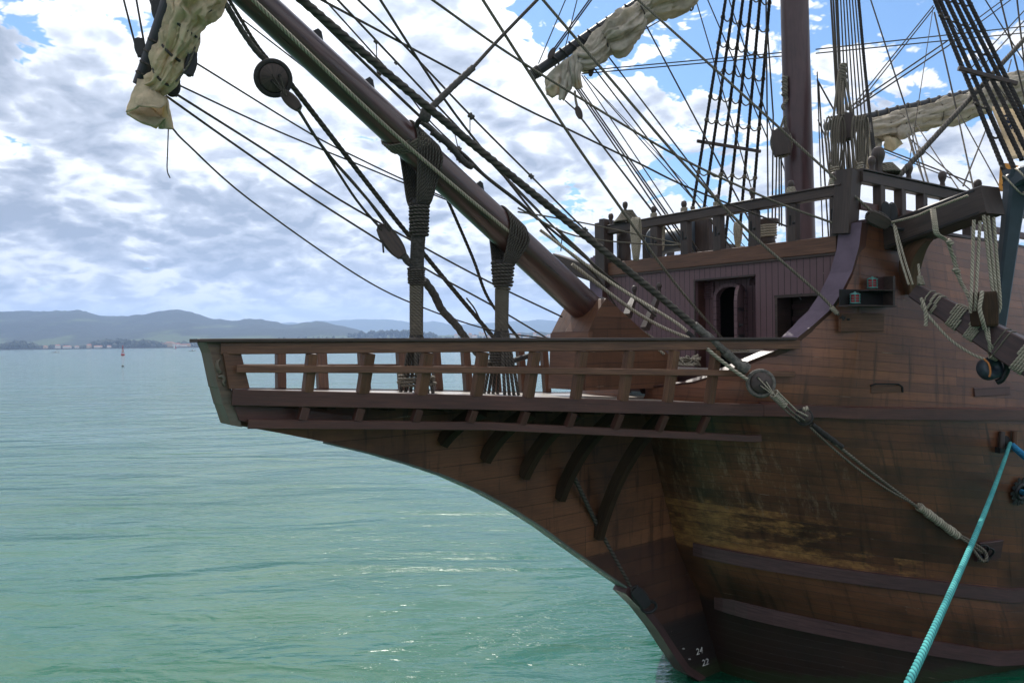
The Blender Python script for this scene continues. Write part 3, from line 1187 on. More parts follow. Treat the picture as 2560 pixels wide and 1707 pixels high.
def wale(lev_fn, h, thick, s0, s1, mat, name='wale', sign=1, n=46, taper=True):
    """a strake standing proud of the hull"""
    mb = MB()
    P, N = [], []
    for i in range(n + 1):
        s = s0 + (s1 - s0) * (i / n) ** 1.6
        f, p, z = lev_fn(s)
        f2, p2, _ = lev_fn(s + .05)
        t = Vector((f2 - f, p2 - p)).normalized()
        nx = Vector((-t.y, t.x)) * -1
        nx = Vector((t.y, -t.x))
        if nx.y < 0:
            nx = -nx
        P.append((f, p, z))
        N.append(nx)
    V, F, U = [], [], []
    acc = 0
    for i in range(n + 1):
        f, p, z = P[i]
        nx = N[i]
        if i:
            acc += math.hypot(f - P[i - 1][0], p - P[i - 1][1])
        k = min(1, .55 + i / 6.0) if taper else 1
        for (o, dz) in ((-.06, -h / 2), (thick * k, -h / 2 + .015), (thick * k, h / 2 - .01), (-.06, h / 2 + .03)):
            V.append(W(f + nx.x * o, (p + nx.y * o) * sign, z + dz))
    # uv
    accs = [0]
    for i in range(1, n + 1):
        accs.append(accs[-1] + math.hypot(P[i][0] - P[i - 1][0], P[i][1] - P[i - 1][1]))
    vv = [0, thick + .06, thick + .06 + h, thick * 2 + .12 + h]
    for i in range(n):
        for j in range(3):
            q = (i * 4 + j, (i + 1) * 4 + j, (i + 1) * 4 + j + 1, i * 4 + j + 1)
            F.append(q if sign > 0 else q[::-1])
            uu = [(accs[i], vv[j]), (accs[i + 1], vv[j]), (accs[i + 1], vv[j + 1]), (accs[i], vv[j + 1])]
            U.append(uu if sign > 0 else uu[::-1])
    F.append((0, 1, 2, 3))
    U.append([(0, v) for v in vv])
    mb.add(V, F, U)
    return mb.build(name, mat, SHIP)


for sgn in (1, -1):
    wale(lambda s: hullpt(s, 1.0), .30, .10, .02, 14.5, 'wale_wood', sign=sgn)
    wale(lambda s: hullpt(s, 2.0), .25, .10, .02, 14.5, 'wale_wood', sign=sgn)


# ---- beakhead
def pdk(f):      # half breadth of the beakhead platform
    return interp(f, [0.6, 1.0, 2.0, 3.0, 5.0, 7.0, 9.3, 9.6], [2.62, 2.42, 2.06, 1.80, 1.28, .78, .21, .13])


def zdk(f):      # platform edge height
    return interp(f, [9.3, 6.1, 2.0, 0.9], [-.53, -.735, -1.03, -1.09])


def ztr(f):      # top rail, upper face
    return interp(f, [9.5, 6.0, 1.0], [.078, .050, .012])


def zmid(f):
    return interp(f, [9.3, 6.1, 1.0], [-.285, -.385, -.585])


def zlow(f):
    return interp(f, [9.15, 6.0, 1.5], [-.96, -1.17, -1.63])


def fat(px, pf, z):
    """f where the curve p=pf(f), z(f) is seen at photo x px"""
    lo, hi = 0.3, 9.6
    for _ in range(50):
        mid = (lo + hi) / 2
        x, _y = pix(W(mid, pf(mid), z(mid)))
        if x > px:
            lo = mid
        else:
            hi = mid
    return (lo + hi) / 2


def rail(pf, zf, w, h, f0, f1, mat, name, sign=1, parent=None, n=40, zo=0.0, bevel=.008):
    pts = [W(lerp(f0, f1, i / n), sign * pf(lerp(f0, f1, i / n)), zf(lerp(f0, f1, i / n)) + zo) for i in range(n + 1)]
    return MB().beam(pts, w, h, ch=bevel).build(name, mat, parent or SHIP)


FL = .13   # outward lean of the railing posts
def ptp(f):
    return pdk(f) + FL * min(1, (9.7 - f) / 2)
def pmd(f):
    return pdk(f) + .55 * FL * min(1, (9.7 - f) / 2)
NEARP = [768, 906, 1052, 1190, 1320, 1438, 1556, 1668, 1772]
PF = [fat(x, pdk, zdk) for x in NEARP]
for sgn in (1, -1):
    wl = rail(pdk, zdk, .10, .20, 9.28, .45, 'red_timber', 'edge_plank', sgn, zo=-.10)
    tr = rail(ptp, ztr, .17, .045, 9.62, 1.0, 'dark_timber', 'top_rail', sgn, zo=-.022)
    rail(ptp, ztr, .075, .145, 9.40, .92, 'rail_wood', 'rail_board', sgn, zo=-.118)
    rail(lambda f: pmd(f) + .075, zmid, .05, .095, 9.25, 1.02, 'rail_wood', 'mid_rail', sgn)
    rail(lambda f: pdk(f) * .93, zlow, .085, .115, 9.10, 1.35, 'red_timber', 'lower_rail', sgn)
    for k, f in enumerate(PF):
        a = W(f, sgn * (pdk(f) + .005), zdk(f) - .005)
        b = W(f - .03, sgn * ptp(f), ztr(f) - .195)
        MB().beam([a, b], .145 if k else .12, .115, up=PV * sgn, ch=.008).build('rail_post', 'rail_wood', SHIP)
        f2 = f + .02
        a = W(f2, sgn * (pdk(f2) - .02), zdk(f2) - .205)
        b = W(f2 + .04, sgn * pdk(f2) * .93, zlow(f2) + .06)
        MB().beam([a, b], .11, .10, up=PV * sgn, ch=.006).build('bracket_post', 'red_timber', SHIP)
    # solid boards at the tip
    poly = [onplane(x, y, .22) for x, y in ((556, 880), (600, 880), (622, 969), (572, 971))]
    MB().prism([W(f, sgn * .20, z) for f, z in poly], PV * sgn * .06).build('tip_board', 'rail_wood', SHIP)
    poly = [onplane(x, y, .22) for x, y in ((585, 1012), (700, 1018), (905, 1042), (905, 1062), (620, 1056), (600, 1050))]
    MB().prism([W(f, sgn * (.16 if sgn > 0 else .16), z) for f, z in poly], PV * sgn * .05).build('tip_cheek', 'red_timber', SHIP)

# platform of loose planks
m = MB()
V, F, U = [], [], []
fs = [9.25 - i * .2 for i in range(43)]
for f in fs:
    for q in (-1, 1):
        V.append(W(f, q * (pdk(f) - .03), zdk(f) - .015))
for f in fs:
    for q in (-1, 1):
        V.append(W(f, q * (pdk(f) - .03), zdk(f) - .075))
n = len(fs) * 2
for i in range(len(fs) - 1):
    F.append((i * 2, i * 2 + 1, i * 2 + 3, i * 2 + 2))
    U.append([(fs[i], -pdk(fs[i])), (fs[i], pdk(fs[i])), (fs[i + 1], pdk(fs[i + 1])), (fs[i + 1], -pdk(fs[i + 1]))])
    F.append((n + i * 2 + 2, n + i * 2 + 3, n + i * 2 + 1, n + i * 2))
    U.append([(fs[i + 1], 0), (fs[i + 1], 1), (fs[i], 1), (fs[i], 0)])
m.add(V, F, U)
m.build('beak_platform', 'deck_planks', SHIP)
# beams under the platform
for f in [PF[k] + .35 for k in range(1, 9)]:
    MB().beam([W(f, -pdk(f) + .08, zdk(f) - .16), W(f, pdk(f) - .08, zdk(f) - .16)], .12, .15).build('platform_beam', 'knee_wood', SHIP)

# stem and cutwater: a thick built-up timber on the centreline
low = [(575, 1060), (700, 1082), (830, 1108), (940, 1134), (1040, 1163), (1120, 1190), (1210, 1230), (1290, 1274), (1360, 1319), (1430, 1370), (1500, 1420), (1570, 1468), (1612, 1510), (1650, 1560), (1690, 1622), (1722, 1668), (1760, 1692)]
lowp = [onplane(x, y, .13) for x, y in low]
upper = [(9.2, -.70)] + [(f, zdk(f) - .22) for f in (8.5, 7.5, 6.5, 5.5, 4.5, 3.5, 2.6, 1.3)]
back = [(1.3, -1.9), (1.1, -2.6), (.7, -3.7), (.0, -4.8), (-.6, -6.0), (-1.2, -8.0)]
bot = [(lowp[-1][0] - .25, -7.2), (lowp[-1][0] - .55, -8.0)]
poly = lowp + bot + back[::-1] + upper[::-1]
m = MB()
m.prism([W(f, .13, z) for f, z in poly], PV * -.26)
CUT = m.build('cutwater', 'cutwater_planks', SHIP)
CUT['label'] = 'curved planked cutwater timber under the beakhead'
# lower lip: green copper strip with dark edge at the foot
pts = [W(f + .012, 0, z - .008) for f, z in lowp]
gs = MB().beam(pts[2:12], .27, .03, up=lambda i: Vector((0, 0, 1)), scale=[.9] * 3 + [1.0] * 7)
gs.build('copper_strip', 'green_copper', SHIP)
MB().beam([W(f + .05, 0, z - .02) for f, z in lowp[11:]] + [W(lowp[-1][0] - .2, 0, -7.2)], .30, .14, up=Vector((0, 0, 1))).build('stem_foot', 'wale_wood', SHIP)
# stem post strip at the tip, weathered green
st = [((514, 852), (549, 852)), ((527, 882), (559, 880)), ((545, 968), (574, 966)), ((547, 970), (576, 968)), ((558, 1012), (586, 1010)), ((560, 1014), (590, 1012)), ((576, 1062), (604, 1067))]
L_, R_ = [a for a, b in st], [b for a, b in st]
poly = [onplane(x, y, .17) for x, y in L_ + R_[::-1]]
m = MB()
m.prism([W(f, .19, z) for f, z in poly], PV * -.38)
sp_ = m.build('stem_post', 'verdigris_wood', SHIP, bevel=.012)
# carved relief on the stem post
m = MB()
for pts_ in ([(552, 898), (545, 905), (546, 920), (552, 928), (549, 934)], [(547, 943), (556, 940), (562, 948), (559, 956), (563, 964)]):
    P = []
    for x, y in pts_:
        f, z = onplane(x, y, .20)
        P.append(W(f, .195, z))
    m.tube(smooth_path(P, 4), [.014 + .014 * math.sin(math.pi * i / (4 * (len(P) - 1))) for i in range(4 * (len(P) - 1) + 1)], 6)
m.build('carving', 'verdigris_wood', sp_)

# curved knees from the cutwater out to the platform edge
KN = []
for x_, y_ in ((1108, 1108), (1215, 1150), (1312, 1192), (1402, 1248), (1498, 1345)):
    KN.append(onplane(x_, y_, .2))
for f, zb in KN:
    for sgn in (1, -1):
        pts = []
        ze = zdk(f) - .24
        for i in range(11):
            t = i / 10
            pp = .16 + (pdk(f) * .80 - .16) * (.55 * t + .45 * (1 - math.cos(t * math.pi / 2)))
            zz = zb + (ze - zb) * (.6 * t + .4 * math.sin(t * math.pi / 2))
            pts.append(W(f - .32 * t, sgn * pp, zz))
        MB().beam(pts, .13, .19, up=lambda i, s=sgn: (PV * s - Vector((0, 0, 0.35)))).build('beak_knee', 'knee_wood', SHIP)

# main wale continuing from the edge plank round the bow
def wl3(s):
    f = 1.45 - s
    z = zlev(3, f)
    b = min(1, max(0, (1.3 - f) / 1.2))
    return f, lerp(pdk(max(f, .6)) - .03, plev(3, f), b), lerp(zdk(f) - .10, z, b * .6)
for sgn in (1, -1):
    wale(wl3, .21, .085, .0, 14.5, 'red_timber', sign=sgn, taper=False)

# curved edge (bulwark cap) sweeping up from the rail to the forecastle corner
for sgn in (1, -1):
    m = MB()
    fsw = [2.05, 1.9, 1.7, 1.5, 1.35, 1.2, 1.1, 1.0, .85, .7, .6, .5, .39, .31, .24, .17, .11, .07, .04, .01, -.02]
    pts, prs = [], []
    V, F, U = [], [], []
    acc = 0
    for i, f in enumerate(fsw):
        p, z = toppt(f, 1.0)
        z = ztop(f)
        fa, fb = fsw[max(i - 1, 0)], fsw[min(i + 1, len(fsw) - 1)]
        tz = ztop(fb) - ztop(fa)
        tf = fb - fa
        l = math.hypot(tz, tf)
        nf, nz = tz / l, -tf / l      # outward normal in the f-z plane (forward and up)
        wd = lerp(.16, .36, min(1, max(0, (z + .5) / .8)))
        for (do, dn) in ((.03, -.17), (.03, .035), (-wd, .035), (-wd, -.12)):
            V.append(W(f + nf * dn, sgn * (p + do), z + nz * dn))
        if i:
            acc += math.hypot(f - fsw[i - 1], z - ztop(fsw[i - 1]))
        U.append(acc)
    FF, UU, MI = [], [], []
    for i in range(len(fsw) - 1):
        for j in range(4):
            j2 = (j + 1) % 4
            FF.append((i * 4 + j, i * 4 + j2, (i + 1) * 4 + j2, (i + 1) * 4 + j))
            UU.append([(U[i], j * .1), (U[i], j * .1 + .1), (U[i + 1], j * .1 + .1), (U[i + 1], j * .1)])
            MI.append(1 if j == 1 and fsw[i] < 1.05 else 0)
    m.add(V, FF, UU)
    m.mi = MI
    m.add([V[-4], V[-3], V[-2], V[-1]], [(0, 1, 2, 3)], [[(0, 0), (.1, 0), (.1, .1), (0, .1)]])
    m.build('bulwark_cap', ['red_timber', 'purple_paint'], SHIP)


# ---- forecastle bulkhead (plane f=0) with alcove, door and port
def part(mb, name, mat, parent=None, **k):
    return mb.build(name, mat, parent or SHIP, **k)


def slab(p0, p1, z0, z1, f0, f1):
    """box in ship axes with UVs running (p, z) on the front"""
    m = MB()
    c = [(p0, z0), (p1, z0), (p1, z1), (p0, z1)]
    V = [W(f0, p, z) for p, z in c] + [W(f1, p, z) for p, z in c]
    F = [(0, 1, 2, 3), (7, 6, 5, 4), (4, 5, 1, 0), (6, 7, 3, 2), (5, 6, 2, 1), (7, 4, 0, 3)]
    uv = [(p, z) for p, z in c] + [(p, z) for p, z in c]
    def u(fc):
        ps = [c[k % 4] for k in fc]
        if len(set(ps)) == 4:
            return [uv[k] for k in fc]
        return [((0 if k < 4 else abs(f1 - f0)), uv[k][1] + uv[k][0]) for k in fc]
    m.add(V, F, [u(fc) for fc in F])
    return m


PS = 3.0
AL0, AL1, ALZ = -.23, 1.15, 1.15      # alcove
PT0, PT1, PZ0, PZ1 = onf(1945, 745, 0)[0], onf(2062, 745, 0)[0], onf(1945, 850, 0)[1], onf(1945, 745, 0)[1]
bm = slab(-PS + .1, AL0, -1.0, 1.45, 0, -.08)
for a in ((AL1, PT0, -1.0, 1.45), (PT0, PT1, -1.0, PZ0), (PT0, PT1, PZ1, 1.45), (PT1, PS - .26, -1.0, 1.45), (AL0, AL1, ALZ, 1.45)):
    s_ = slab(*a, 0, -.08)
    bm.add(s_.v, s_.f, s_.uv)
part(bm, 'bulkhead', 'bulkhead_boards')
part(slab(-PS - .12, PS - .24, 1.43, 1.71, .05, -.16), 'bulkhead_beam', 'rail_wood', bevel=.012)
part(slab(-PS - .12, PS - .24, 1.39, 1.428, .035, -.1), 'bulkhead_moulding', 'dark_timber')
# alcove
part(slab(AL0 - .05, AL0, -1, ALZ, -.081, -.32), 'alcove_side', 'red_timber')
part(slab(AL1, AL1 + .05, -1, ALZ, -.081, -.32), 'alcove_side', 'red_timber')
part(slab(AL0, AL1, ALZ, ALZ + .05, -.081, -.32), 'alcove_top', 'dark_timber')
part(slab(AL0 - .03, AL0, -1, ALZ + .03, .02, .001), 'alcove_trim', 'dark_timber')
part(slab(AL0, AL1, ALZ, ALZ + .03, .02, .001), 'alcove_trim', 'dark_timber')
DP0, DP1 = onf(1796, 760, -.3)[0], onf(1862, 760, -.3)[0]
DZ = onf(1830, 716, -.3)[1]
r_ = (DP1 - DP0) / 2
pc = (DP0 + DP1) / 2
arch = [(DP0, -1.0), (DP0, DZ - r_ * .75)] + [(pc - r_ * math.cos(a), DZ - r_ * .75 + r_ * .75 * math.sin(a)) for a in [math.pi * i / 12 for i in range(1, 12)]] + [(DP1, DZ - r_ * .75), (DP1, -1.0)]
# back wall of the alcove with an arched doorway: left strip, right strip, and the head above
m = MB()
m.prism([W(-.3, AL0, -1), W(-.3, DP0, -1), W(-.3, DP0, DZ - r_ * .75)] + [W(-.3, p, z) for p, z in arch[2:7]] + [W(-.3, pc, DZ), W(-.3, pc, ALZ), W(-.3, AL0, ALZ)], FV * -.06)
m.prism([W(-.3, DP1, -1), W(-.3, AL1, -1), W(-.3, AL1, ALZ), W(-.3, pc, ALZ), W(-.3, pc, DZ)] + [W(-.3, p, z) for p, z in arch[8:-1]], FV * -.06)
part(m, 'alcove_back', 'bulkhead_boards')
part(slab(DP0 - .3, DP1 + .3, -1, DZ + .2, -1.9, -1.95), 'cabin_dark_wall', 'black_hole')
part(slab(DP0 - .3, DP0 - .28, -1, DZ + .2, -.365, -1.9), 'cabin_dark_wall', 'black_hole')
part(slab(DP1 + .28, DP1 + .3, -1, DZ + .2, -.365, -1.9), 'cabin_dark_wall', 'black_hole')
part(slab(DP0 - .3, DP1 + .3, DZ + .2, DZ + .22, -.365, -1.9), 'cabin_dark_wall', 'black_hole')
# arch moulding
m = MB()
path = [W(-.27, p + (p - pc) * .10, z + (.03 if z > 0 else 0)) for p, z in arch]
m.beam(path, .07, .09, up=FV)
part(m, 'door_frame', 'bulkhead_boards')
# the door leaf, standing open
dw = (DP1 - DP0)
hz = Vector((0, 0, 1))
m = MB()
d0 = W(-.26, DP1 + .02, 0)
dirv = (FV * .72 + PV * .30).normalized()
leaf = [(0, -1.0), (dw, -1.0), (dw, DZ - .32), (dw * .85, DZ - .12), (dw * .6, DZ - .02), (dw * .3, DZ), (0, DZ - .04)]
m.prism([d0 + dirv * a * .95 + hz * z for a, z in leaf], dirv.cross(hz) * .06)
door = part(m, 'door', 'bulkhead_boards', bevel=.006)
m = MB()
for a, z in ((.32, .55), (.32, .05)):
    m.beam([d0 + dirv * (a - .2) + hz * z - dirv.cross(hz) * .012, d0 + dirv * (a + .2) + hz * z - dirv.cross(hz) * .012], .02, .06)
m.build('hinge_strap', 'black_iron', door)
m = MB()
m.lathe(d0 + dirv * dw * .78 + hz * .25 - dirv.cross(hz) * .01, -dirv.cross(hz), [(0, 0), (.04, 0), (.04, .02), (.015, .03), (.02, .06), (0, .07)], 10)
m.build('handle', 'black_iron', door)
# louvres
for (x0, x1, y0, y1) in ((1757, 1781, 708, 746), (1872, 1893, 698, 711)):
    p0, z1 = onf(x0, y0, -.25)
    p1, z0 = onf(x1, y1, -.25)
    m = MB()
    for k in range(7 if y1 - y0 > 20 else 3):
        zz = lerp(z0, z1, (k + .5) / (7 if y1 - y0 > 20 else 3))
        m.beam([W(-.275, p0, zz), W(-.275, p1, zz)], .03, .02, up=(FV * .5 + hz).normalized())
    m.beam([W(-.27, p0, z0), W(-.27, p0, z1)], .03, .05, up=FV)
    m.beam([W(-.27, p1, z0), W(-.27, p1, z1)], .03, .05, up=FV)
    part(m, 'louvre', 'bulkhead_boards')
# gun port beside the door
part(slab(PT0 - .02, PT1 + .02, PZ0 - .02, PZ1 + .02, -.5, -.54), 'port_back', 'dark_timber')
for z in (.12, .34, .56):
    part(slab(PT0 - .01, PT1 + .01, PZ0 + z, PZ0 + z + .09, -.44, -.48), 'port_board', 'wale_wood')
part(slab(PT0 - .06, PT1 + .06, PZ1, PZ1 + .05, .03, -.079), 'port_frame', 'dark_timber')
part(slab(PT0 - .05, PT0, PZ0, PZ1, .03, -.4), 'port_frame', 'dark_timber')
# little iron hooks over the port
m = MB()
P0 = W(0.02, onf(2005, 742, 0)[0], onf(2005, 742, 0)[1])
m.tube([P0 + PV * (.03 * math.cos(a)) + hz * (.05 * math.sin(a)) for a in [k * .45 for k in range(12)]], .012, 6)
part(m, 'port_hook', 'black_iron')
# beak deck just before the bulkhead: raised pale ramp boards each side
part(slab(-2.2, 2.3, -.62, -.56, 1.15, 0.0), 'bow_deck', 'deck_planks')
part(slab(-2.0, 2.1, -1.0, -.62, 1.12, 1.06), 'deck_riser', 'wale_wood')
part(slab(1.05, 2.32, -.25, -.20, .62, 0.0), 'deck_locker', 'pale_deck')
part(slab(1.05, 2.32, -.56, -.25, .58, .54), 'locker_front', 'dark_timber')
# forecastle deck
m = MB()
m.prism([W(-.17, -PS + .1, 1.45), W(-.17, PS - .1, 1.45), W(-13.4, 3.6, 1.35), W(-13.4, -3.6, 1.35)], Vector((0, 0, .05)))
part(m, 'forecastle_deck', 'pale_deck')

# ---- forecastle rails
KNOBS = []


def post(name, base, top, w, d, axis, mat='dark_timber'):
    return MB().beam([base, top], w, d, up=axis, ch=.008).build(name, mat, SHIP)


def pin(P, s=1.0, axis=Vector((0, 0, 1)), wrap=0, mat='dark_timber'):
    """turned belaying pin head, optionally wound with pale rope"""
    o = MB().lathe(P, axis, [(.045 * s, -.02), (.045 * s, .06 * s), (.038 * s, .10 * s), (.066 * s, .17 * s), (.075 * s, .22 * s), (.062 * s, .28 * s), (.03 * s, .305 * s), (0, .31 * s)], 14).build('belaying_pin', mat, SHIP)
    if wrap:
        pts = []
        for i in range(wrap * 14 + 1):
            a = 2 * math.pi * i / 14
            r = .062 * s + .012 + (.035 * s if wrap > 4 else 0) * (1 - i / (wrap * 14))
            pts.append(P + Vector((r * math.cos(a), r * math.sin(a), .012 + .021 * i / 14)))
        MB().tube(pts, .0125, 6).build('rope_turns', 'pale_rope', o)
    return o


RZ = 2.51      # top of front rail
part(MB().beam([W(-.02, -2.62, RZ - .075), W(-.02, 2.88, RZ - .06)], .20, .17, ch=.012), 'front_rail', 'dark_timber')
part(MB().beam([W(-.02, -2.62, RZ + .018), W(-.02, 2.88, RZ + .033)], .25, .03, ch=.006), 'front_rail_cap', 'dark_timber')
for x0, x1 in ((1623, 1648), (1698, 1723), (1779, 1806), (1868, 1895), (1965, 1994), (2071, 2098)):
    p0 = onf(x0 + 5, 540, 0)[0]
    p1 = onf(x1, 540, 0)[0]
    pc_ = (p0 + p1) / 2
    o = post('rail_stanchion', W(-.02, pc_, 1.70), W(-.02, pc_, RZ - .16), (p1 - p0) * .9, .15, FV)
    m = MB()      # slot for a sheave
    m.beam([W(.057, pc_ - .02, 1.98), W(.057, pc_ - .02, 2.16)], .03, .012, up=FV)
    m.build('sheave_slot', 'black_hole', o)
    m = MB()
    m.lathe(W(.05, pc_ + .05, 2.02), FV, [(0, 0), (.03, 0), (.03, .015), (0, .02)], 10)
    m.build('bolt', 'black_iron', o)
# far corner post and the round bitt next to it
pa = onf(1512, 600, 0)[0]
post('corner_post', W(.02, pa, 1.2), W(.02, pa, onf(1512, 558, 0)[1]), .30, .30, FV)
pb = onf(1560, 600, -.35)[0]
MB().lathe(W(-.35, pb, 1.4), Vector((0, 0, 1)), [(.0, 0), (.15, 0), (.15, .6), (.13, .7), (.16, .78), (.16, 1.0), (.05, 1.02), (0, 1.02)], 14).build('bitt', 'dark_timber', SHIP)
m = MB()
pts = []
for i in range(8 * 16 + 1):
    a = 2 * math.pi * i / 16
    r = .30 - .19 * i / 128
    pts.append(W(-.05, onf(1565, 560, 0)[0], RZ + .05) + Vector((r * math.cos(a), r * math.sin(a), .0 + .24 * (i / 128) ** 1.3)))
m.tube(pts, .02, 6)
m.build('rope_cone', 'grey_rope', SHIP)
for px, wr in ((1527, 0), (1563, 0), (1634, 4), (1710, 4), (1792, 4), (1881, 0), (1978, 5), (2085, 6)):
    p_ = onf(px, 520, -.02)[0]
    zz = RZ + .033 + (.22 if px == 1563 else 0)
    if px == 1527:
        zz = onf(1512, 560, 0)[1] - .03
    pin(W(-.02, p_, zz), .8, wrap=wr)
# near corner post
pcn = PS - .0
m = MB()
m.beam([W(-.05, 2.86, 1.72), W(-.09, 2.92, 2.78)], .30, .34, up=FV, ch=.015)
part(m, 'corner_post', 'dark_timber')
# port side rail running aft
def ps(f):
    return ptop(f) - .14
fsr = [-.2 - .5 * i for i in range(20)]
part(MB().beam([W(f, ps(f), 2.68 - .03 * (-f)) for f in fsr], .16, .19, ch=.012), 'side_rail', 'dark_timber')
part(MB().beam([W(f, ps(f), 2.79 - .03 * (-f)) for f in fsr], .22, .03, ch=.006), 'side_rail_cap', 'dark_timber')
part(MB().beam([W(f, ps(f), 2.20 - .03 * (-f)) for f in fsr], .07, .13, ch=.008), 'side_mid_rail', 'red_timber')
for f in (-.75, -1.35, -2.0, -2.75, -3.5, -4.3, -5.2, -6.1, -7.0):
    post('rail_stanchion', W(f, ps(f), 1.75), W(f, ps(f), 2.60), .15, .15, PV)
for sgn in (1, -1):
    m = MB()
    m.beam([W(f, sgn * (ptop(f) - .04), ztop(f) + .03) for f in [-.12] + fsr + [-11, -13.5]], .22, .06, ch=.008)
    part(m, 'side_cap', 'wale_wood')
part(MB().beam([W(f, -ps(f), 2.68 - .03 * (-f)) for f in fsr], .16, .19, ch=.012), 'side_rail', 'dark_timber')
for f in (-.9, -1.9, -2.9, -3.9, -4.9, -5.9):
    post('rail_stanchion', W(f, -ps(f), 1.75), W(f, -ps(f), 2.60), .15, .15, PV)
for px, py, sc in ((2190, 442, .9), (2203, 428, 1.5), (2265, 458, 1.0), (2333, 476, 1.0), (2403, 491, 1.0)):
    f_, z_ = onplane(px, py, ps(-1.2))
    pin(W(f_, ps(f_), 2.80 - .03 * (-f_)), sc)
# coil over the big knob behind the corner
f_, z_ = onplane(2215, 440, ps(-.9))
m = MB()
pts = []
for i in range(6 * 16 + 1):
    a = 2 * math.pi * i / 16
    r = .20 - .12 * i / 96
    pts.append(W(f_, ps(f_), 2.81) + Vector((r * math.cos(a) * 1.2, r * math.sin(a), .16 * i / 96)))
m.tube(pts, .022, 6)
m.build('rope_cone', 'grey_rope', SHIP)

# ---- bowsprit with its housing
def bax(f):
    return W(f, 0, .5 + (f - 3.1) * .668)
def brad(f):
    return interp(f, [1, 3.1, 8.8, 13], [.285, .276, .213, .15])
fs = [1.2 + i * .35 for i in range(35)]
BOW = MB().tube([bax(f) for f in fs], [brad(f) for f in fs], 32).build('bowsprit', 'spar_wood', SHIP)
for px, py in ((770, 48), (900, 180), (1178, 446)):
    f, z = onplane(px, py, 0)
    c = bax(f)
    axd = (bax(f + .1) - bax(f)).normalized()
    nup = PV.cross(axd).normalized()
    if nup.z < 0:
        nup = -nup
    b0 = c + nup * (brad(f) - .01)
    m = MB()
    m.prism([b0 - axd * .10, b0 + axd * .10, b0 + axd * .06 + nup * .10, b0 + axd * .0 + nup * .10], PV * .05)
    m.build('cleat', 'black_iron', BOW)
hpoly = [onplane(x, y, .46) for x, y in ((1472, 828), (1500, 770), (1516, 745), (1560, 783), (1672, 886), (1700, 968), (1462, 976))]
m = MB()
m.prism([W(f, .46, z) for f, z in hpoly], PV * -.92)
HS = m.build('bowsprit_housing', 'housing_planks', SHIP, bevel=.02)
# vertical face boards and the cap round the spar
fz = [onplane(x, y, .46) for x, y in ((1472, 830), (1476, 973))]
m = MB()
m.prism([W(fz[0][0] + .02, .47, fz[0][1]), W(fz[0][0] + .02, -.47, fz[0][1]), W(fz[1][0] + .14, -.42, fz[1][1]), W(fz[1][0] + .14, .42, fz[1][1])], FV * -.10)
m.build('housing_face', 'rail_wood', HS)
m = MB()
axd = (bax(3.2) - bax(3.1)).normalized()
ring = [bax(3.02) + (PV * math.cos(a) + axd.cross(PV).normalized() * math.sin(a)) * .315 for a in [2 * math.pi * i / 28 for i in range(28)]]
m.tube(ring, .045, 8, closed=True)
m.build('spar_collar', 'dark_timber', HS)
# windlass uprights abaft the housing
for (x0, y0, x1, y1) in ((1568, 790, 1586, 742), (1612, 822, 1648, 735)):
    a = at(x0, y0, 14.6)
    b = at(x1, y1, 14.9)
    MB().beam([a, a.lerp(b, .5), b], .13, .13, scale=[1.0, .9, .6]).build('bitt_arm', 'dark_timber', SHIP)
    pin(b, .7)

# anchor cathead stub of the far side, behind the bowsprit
a, b = at(1500, 690, 17.6), at(1386, 652, 18.3)
m = MB()
m.beam([a, b], .30, .34, ch=.02)
part(m, 'cathead', 'dark_timber')

# ---- foremast
MASTF = -3.29
mb_, mt_ = W(MASTF - .12, 0, .6), W(MASTF + .32, .02, 16.5)
MAST = MB().tube(line(mb_, mt_, 14), [lerp(.315, .27, i / 14) for i in range(15)], 36).build('foremast', 'mast_wood', SHIP)

# ---- gammonings: one long lashing over the bowsprit and down to the platform
def gammoning(fb, px_top, px_bot, ybind, strands, seed):
    """lash over the bowsprit at fb, gathered at height ybind, served column below"""
    q = random.Random(seed)
    axd = (bax(fb + .1) - bax(fb)).normalized()
    nup = PV.cross(axd).normalized()
    if nup.z < 0:
        nup = -nup
    fc, zc = onplane(px_bot, ybind, 0)
    gather = W(fc, 0, zc)
    rb = brad(fb)
    rr = .019
    P = []
    zv = Vector((0, 0, 1))
    rv = rb / math.cos(math.atan(.668))
    for k in range(strands):
        o = (k - (strands - 1) / 2) * rr * 2.06
        c = bax(fb - o * 1.25)
        gp = gather - FV * o * .62
        side = []
        for s_ in (1, -1):
            q0 = gp + PV * .115 * s_
            q1 = c + PV * (rb + rr) * s_ - zv * .04
            side.append([q0, q0.lerp(q1, .5) + PV * .012 * s_])
        P += side[0]
        for a in [R(x) for x in (0, 32, 62, 90, 118, 148, 180)]:
            P.append(c + PV * math.cos(a) * (rb + rr * 1.05) + zv * math.sin(a) * (rv + rr * 1.1))
        P += side[1][::-1]
    SP = smooth_path(P, 4)
    g = MB().tube(SP, rr, 7).build('gammoning', 'lash_rope', SHIP)
    return g, gather


def helix(mb, a, b, r0, r1, rope, turns=None, seg=14, jitter=.05, flat=1.0):
    a, b = Vector(a), Vector(b)
    L = (b - a).length
    t = (b - a).normalized()
    s = t.orthogonal().normalized()
    w = t.cross(s)
    turns = turns or max(2, int(L / (rope * 2.0)))
    q = random.Random(int(L * 1000))
    pts = []
    for i in range(turns * seg + 1):
        k = i / (turns * seg)
        an = 2 * math.pi * i / seg
        r = lerp(r0, r1, k) * (1 + jitter * .4 * (q.random() - .5))
        pts.append(a + t * L * k + (s * math.cos(an) + w * math.sin(an) * flat) * r)
    mb.tube(pts, rope, 6)
    return mb


def column(px, Y, ys, parent_name='gammoning'):
    pass


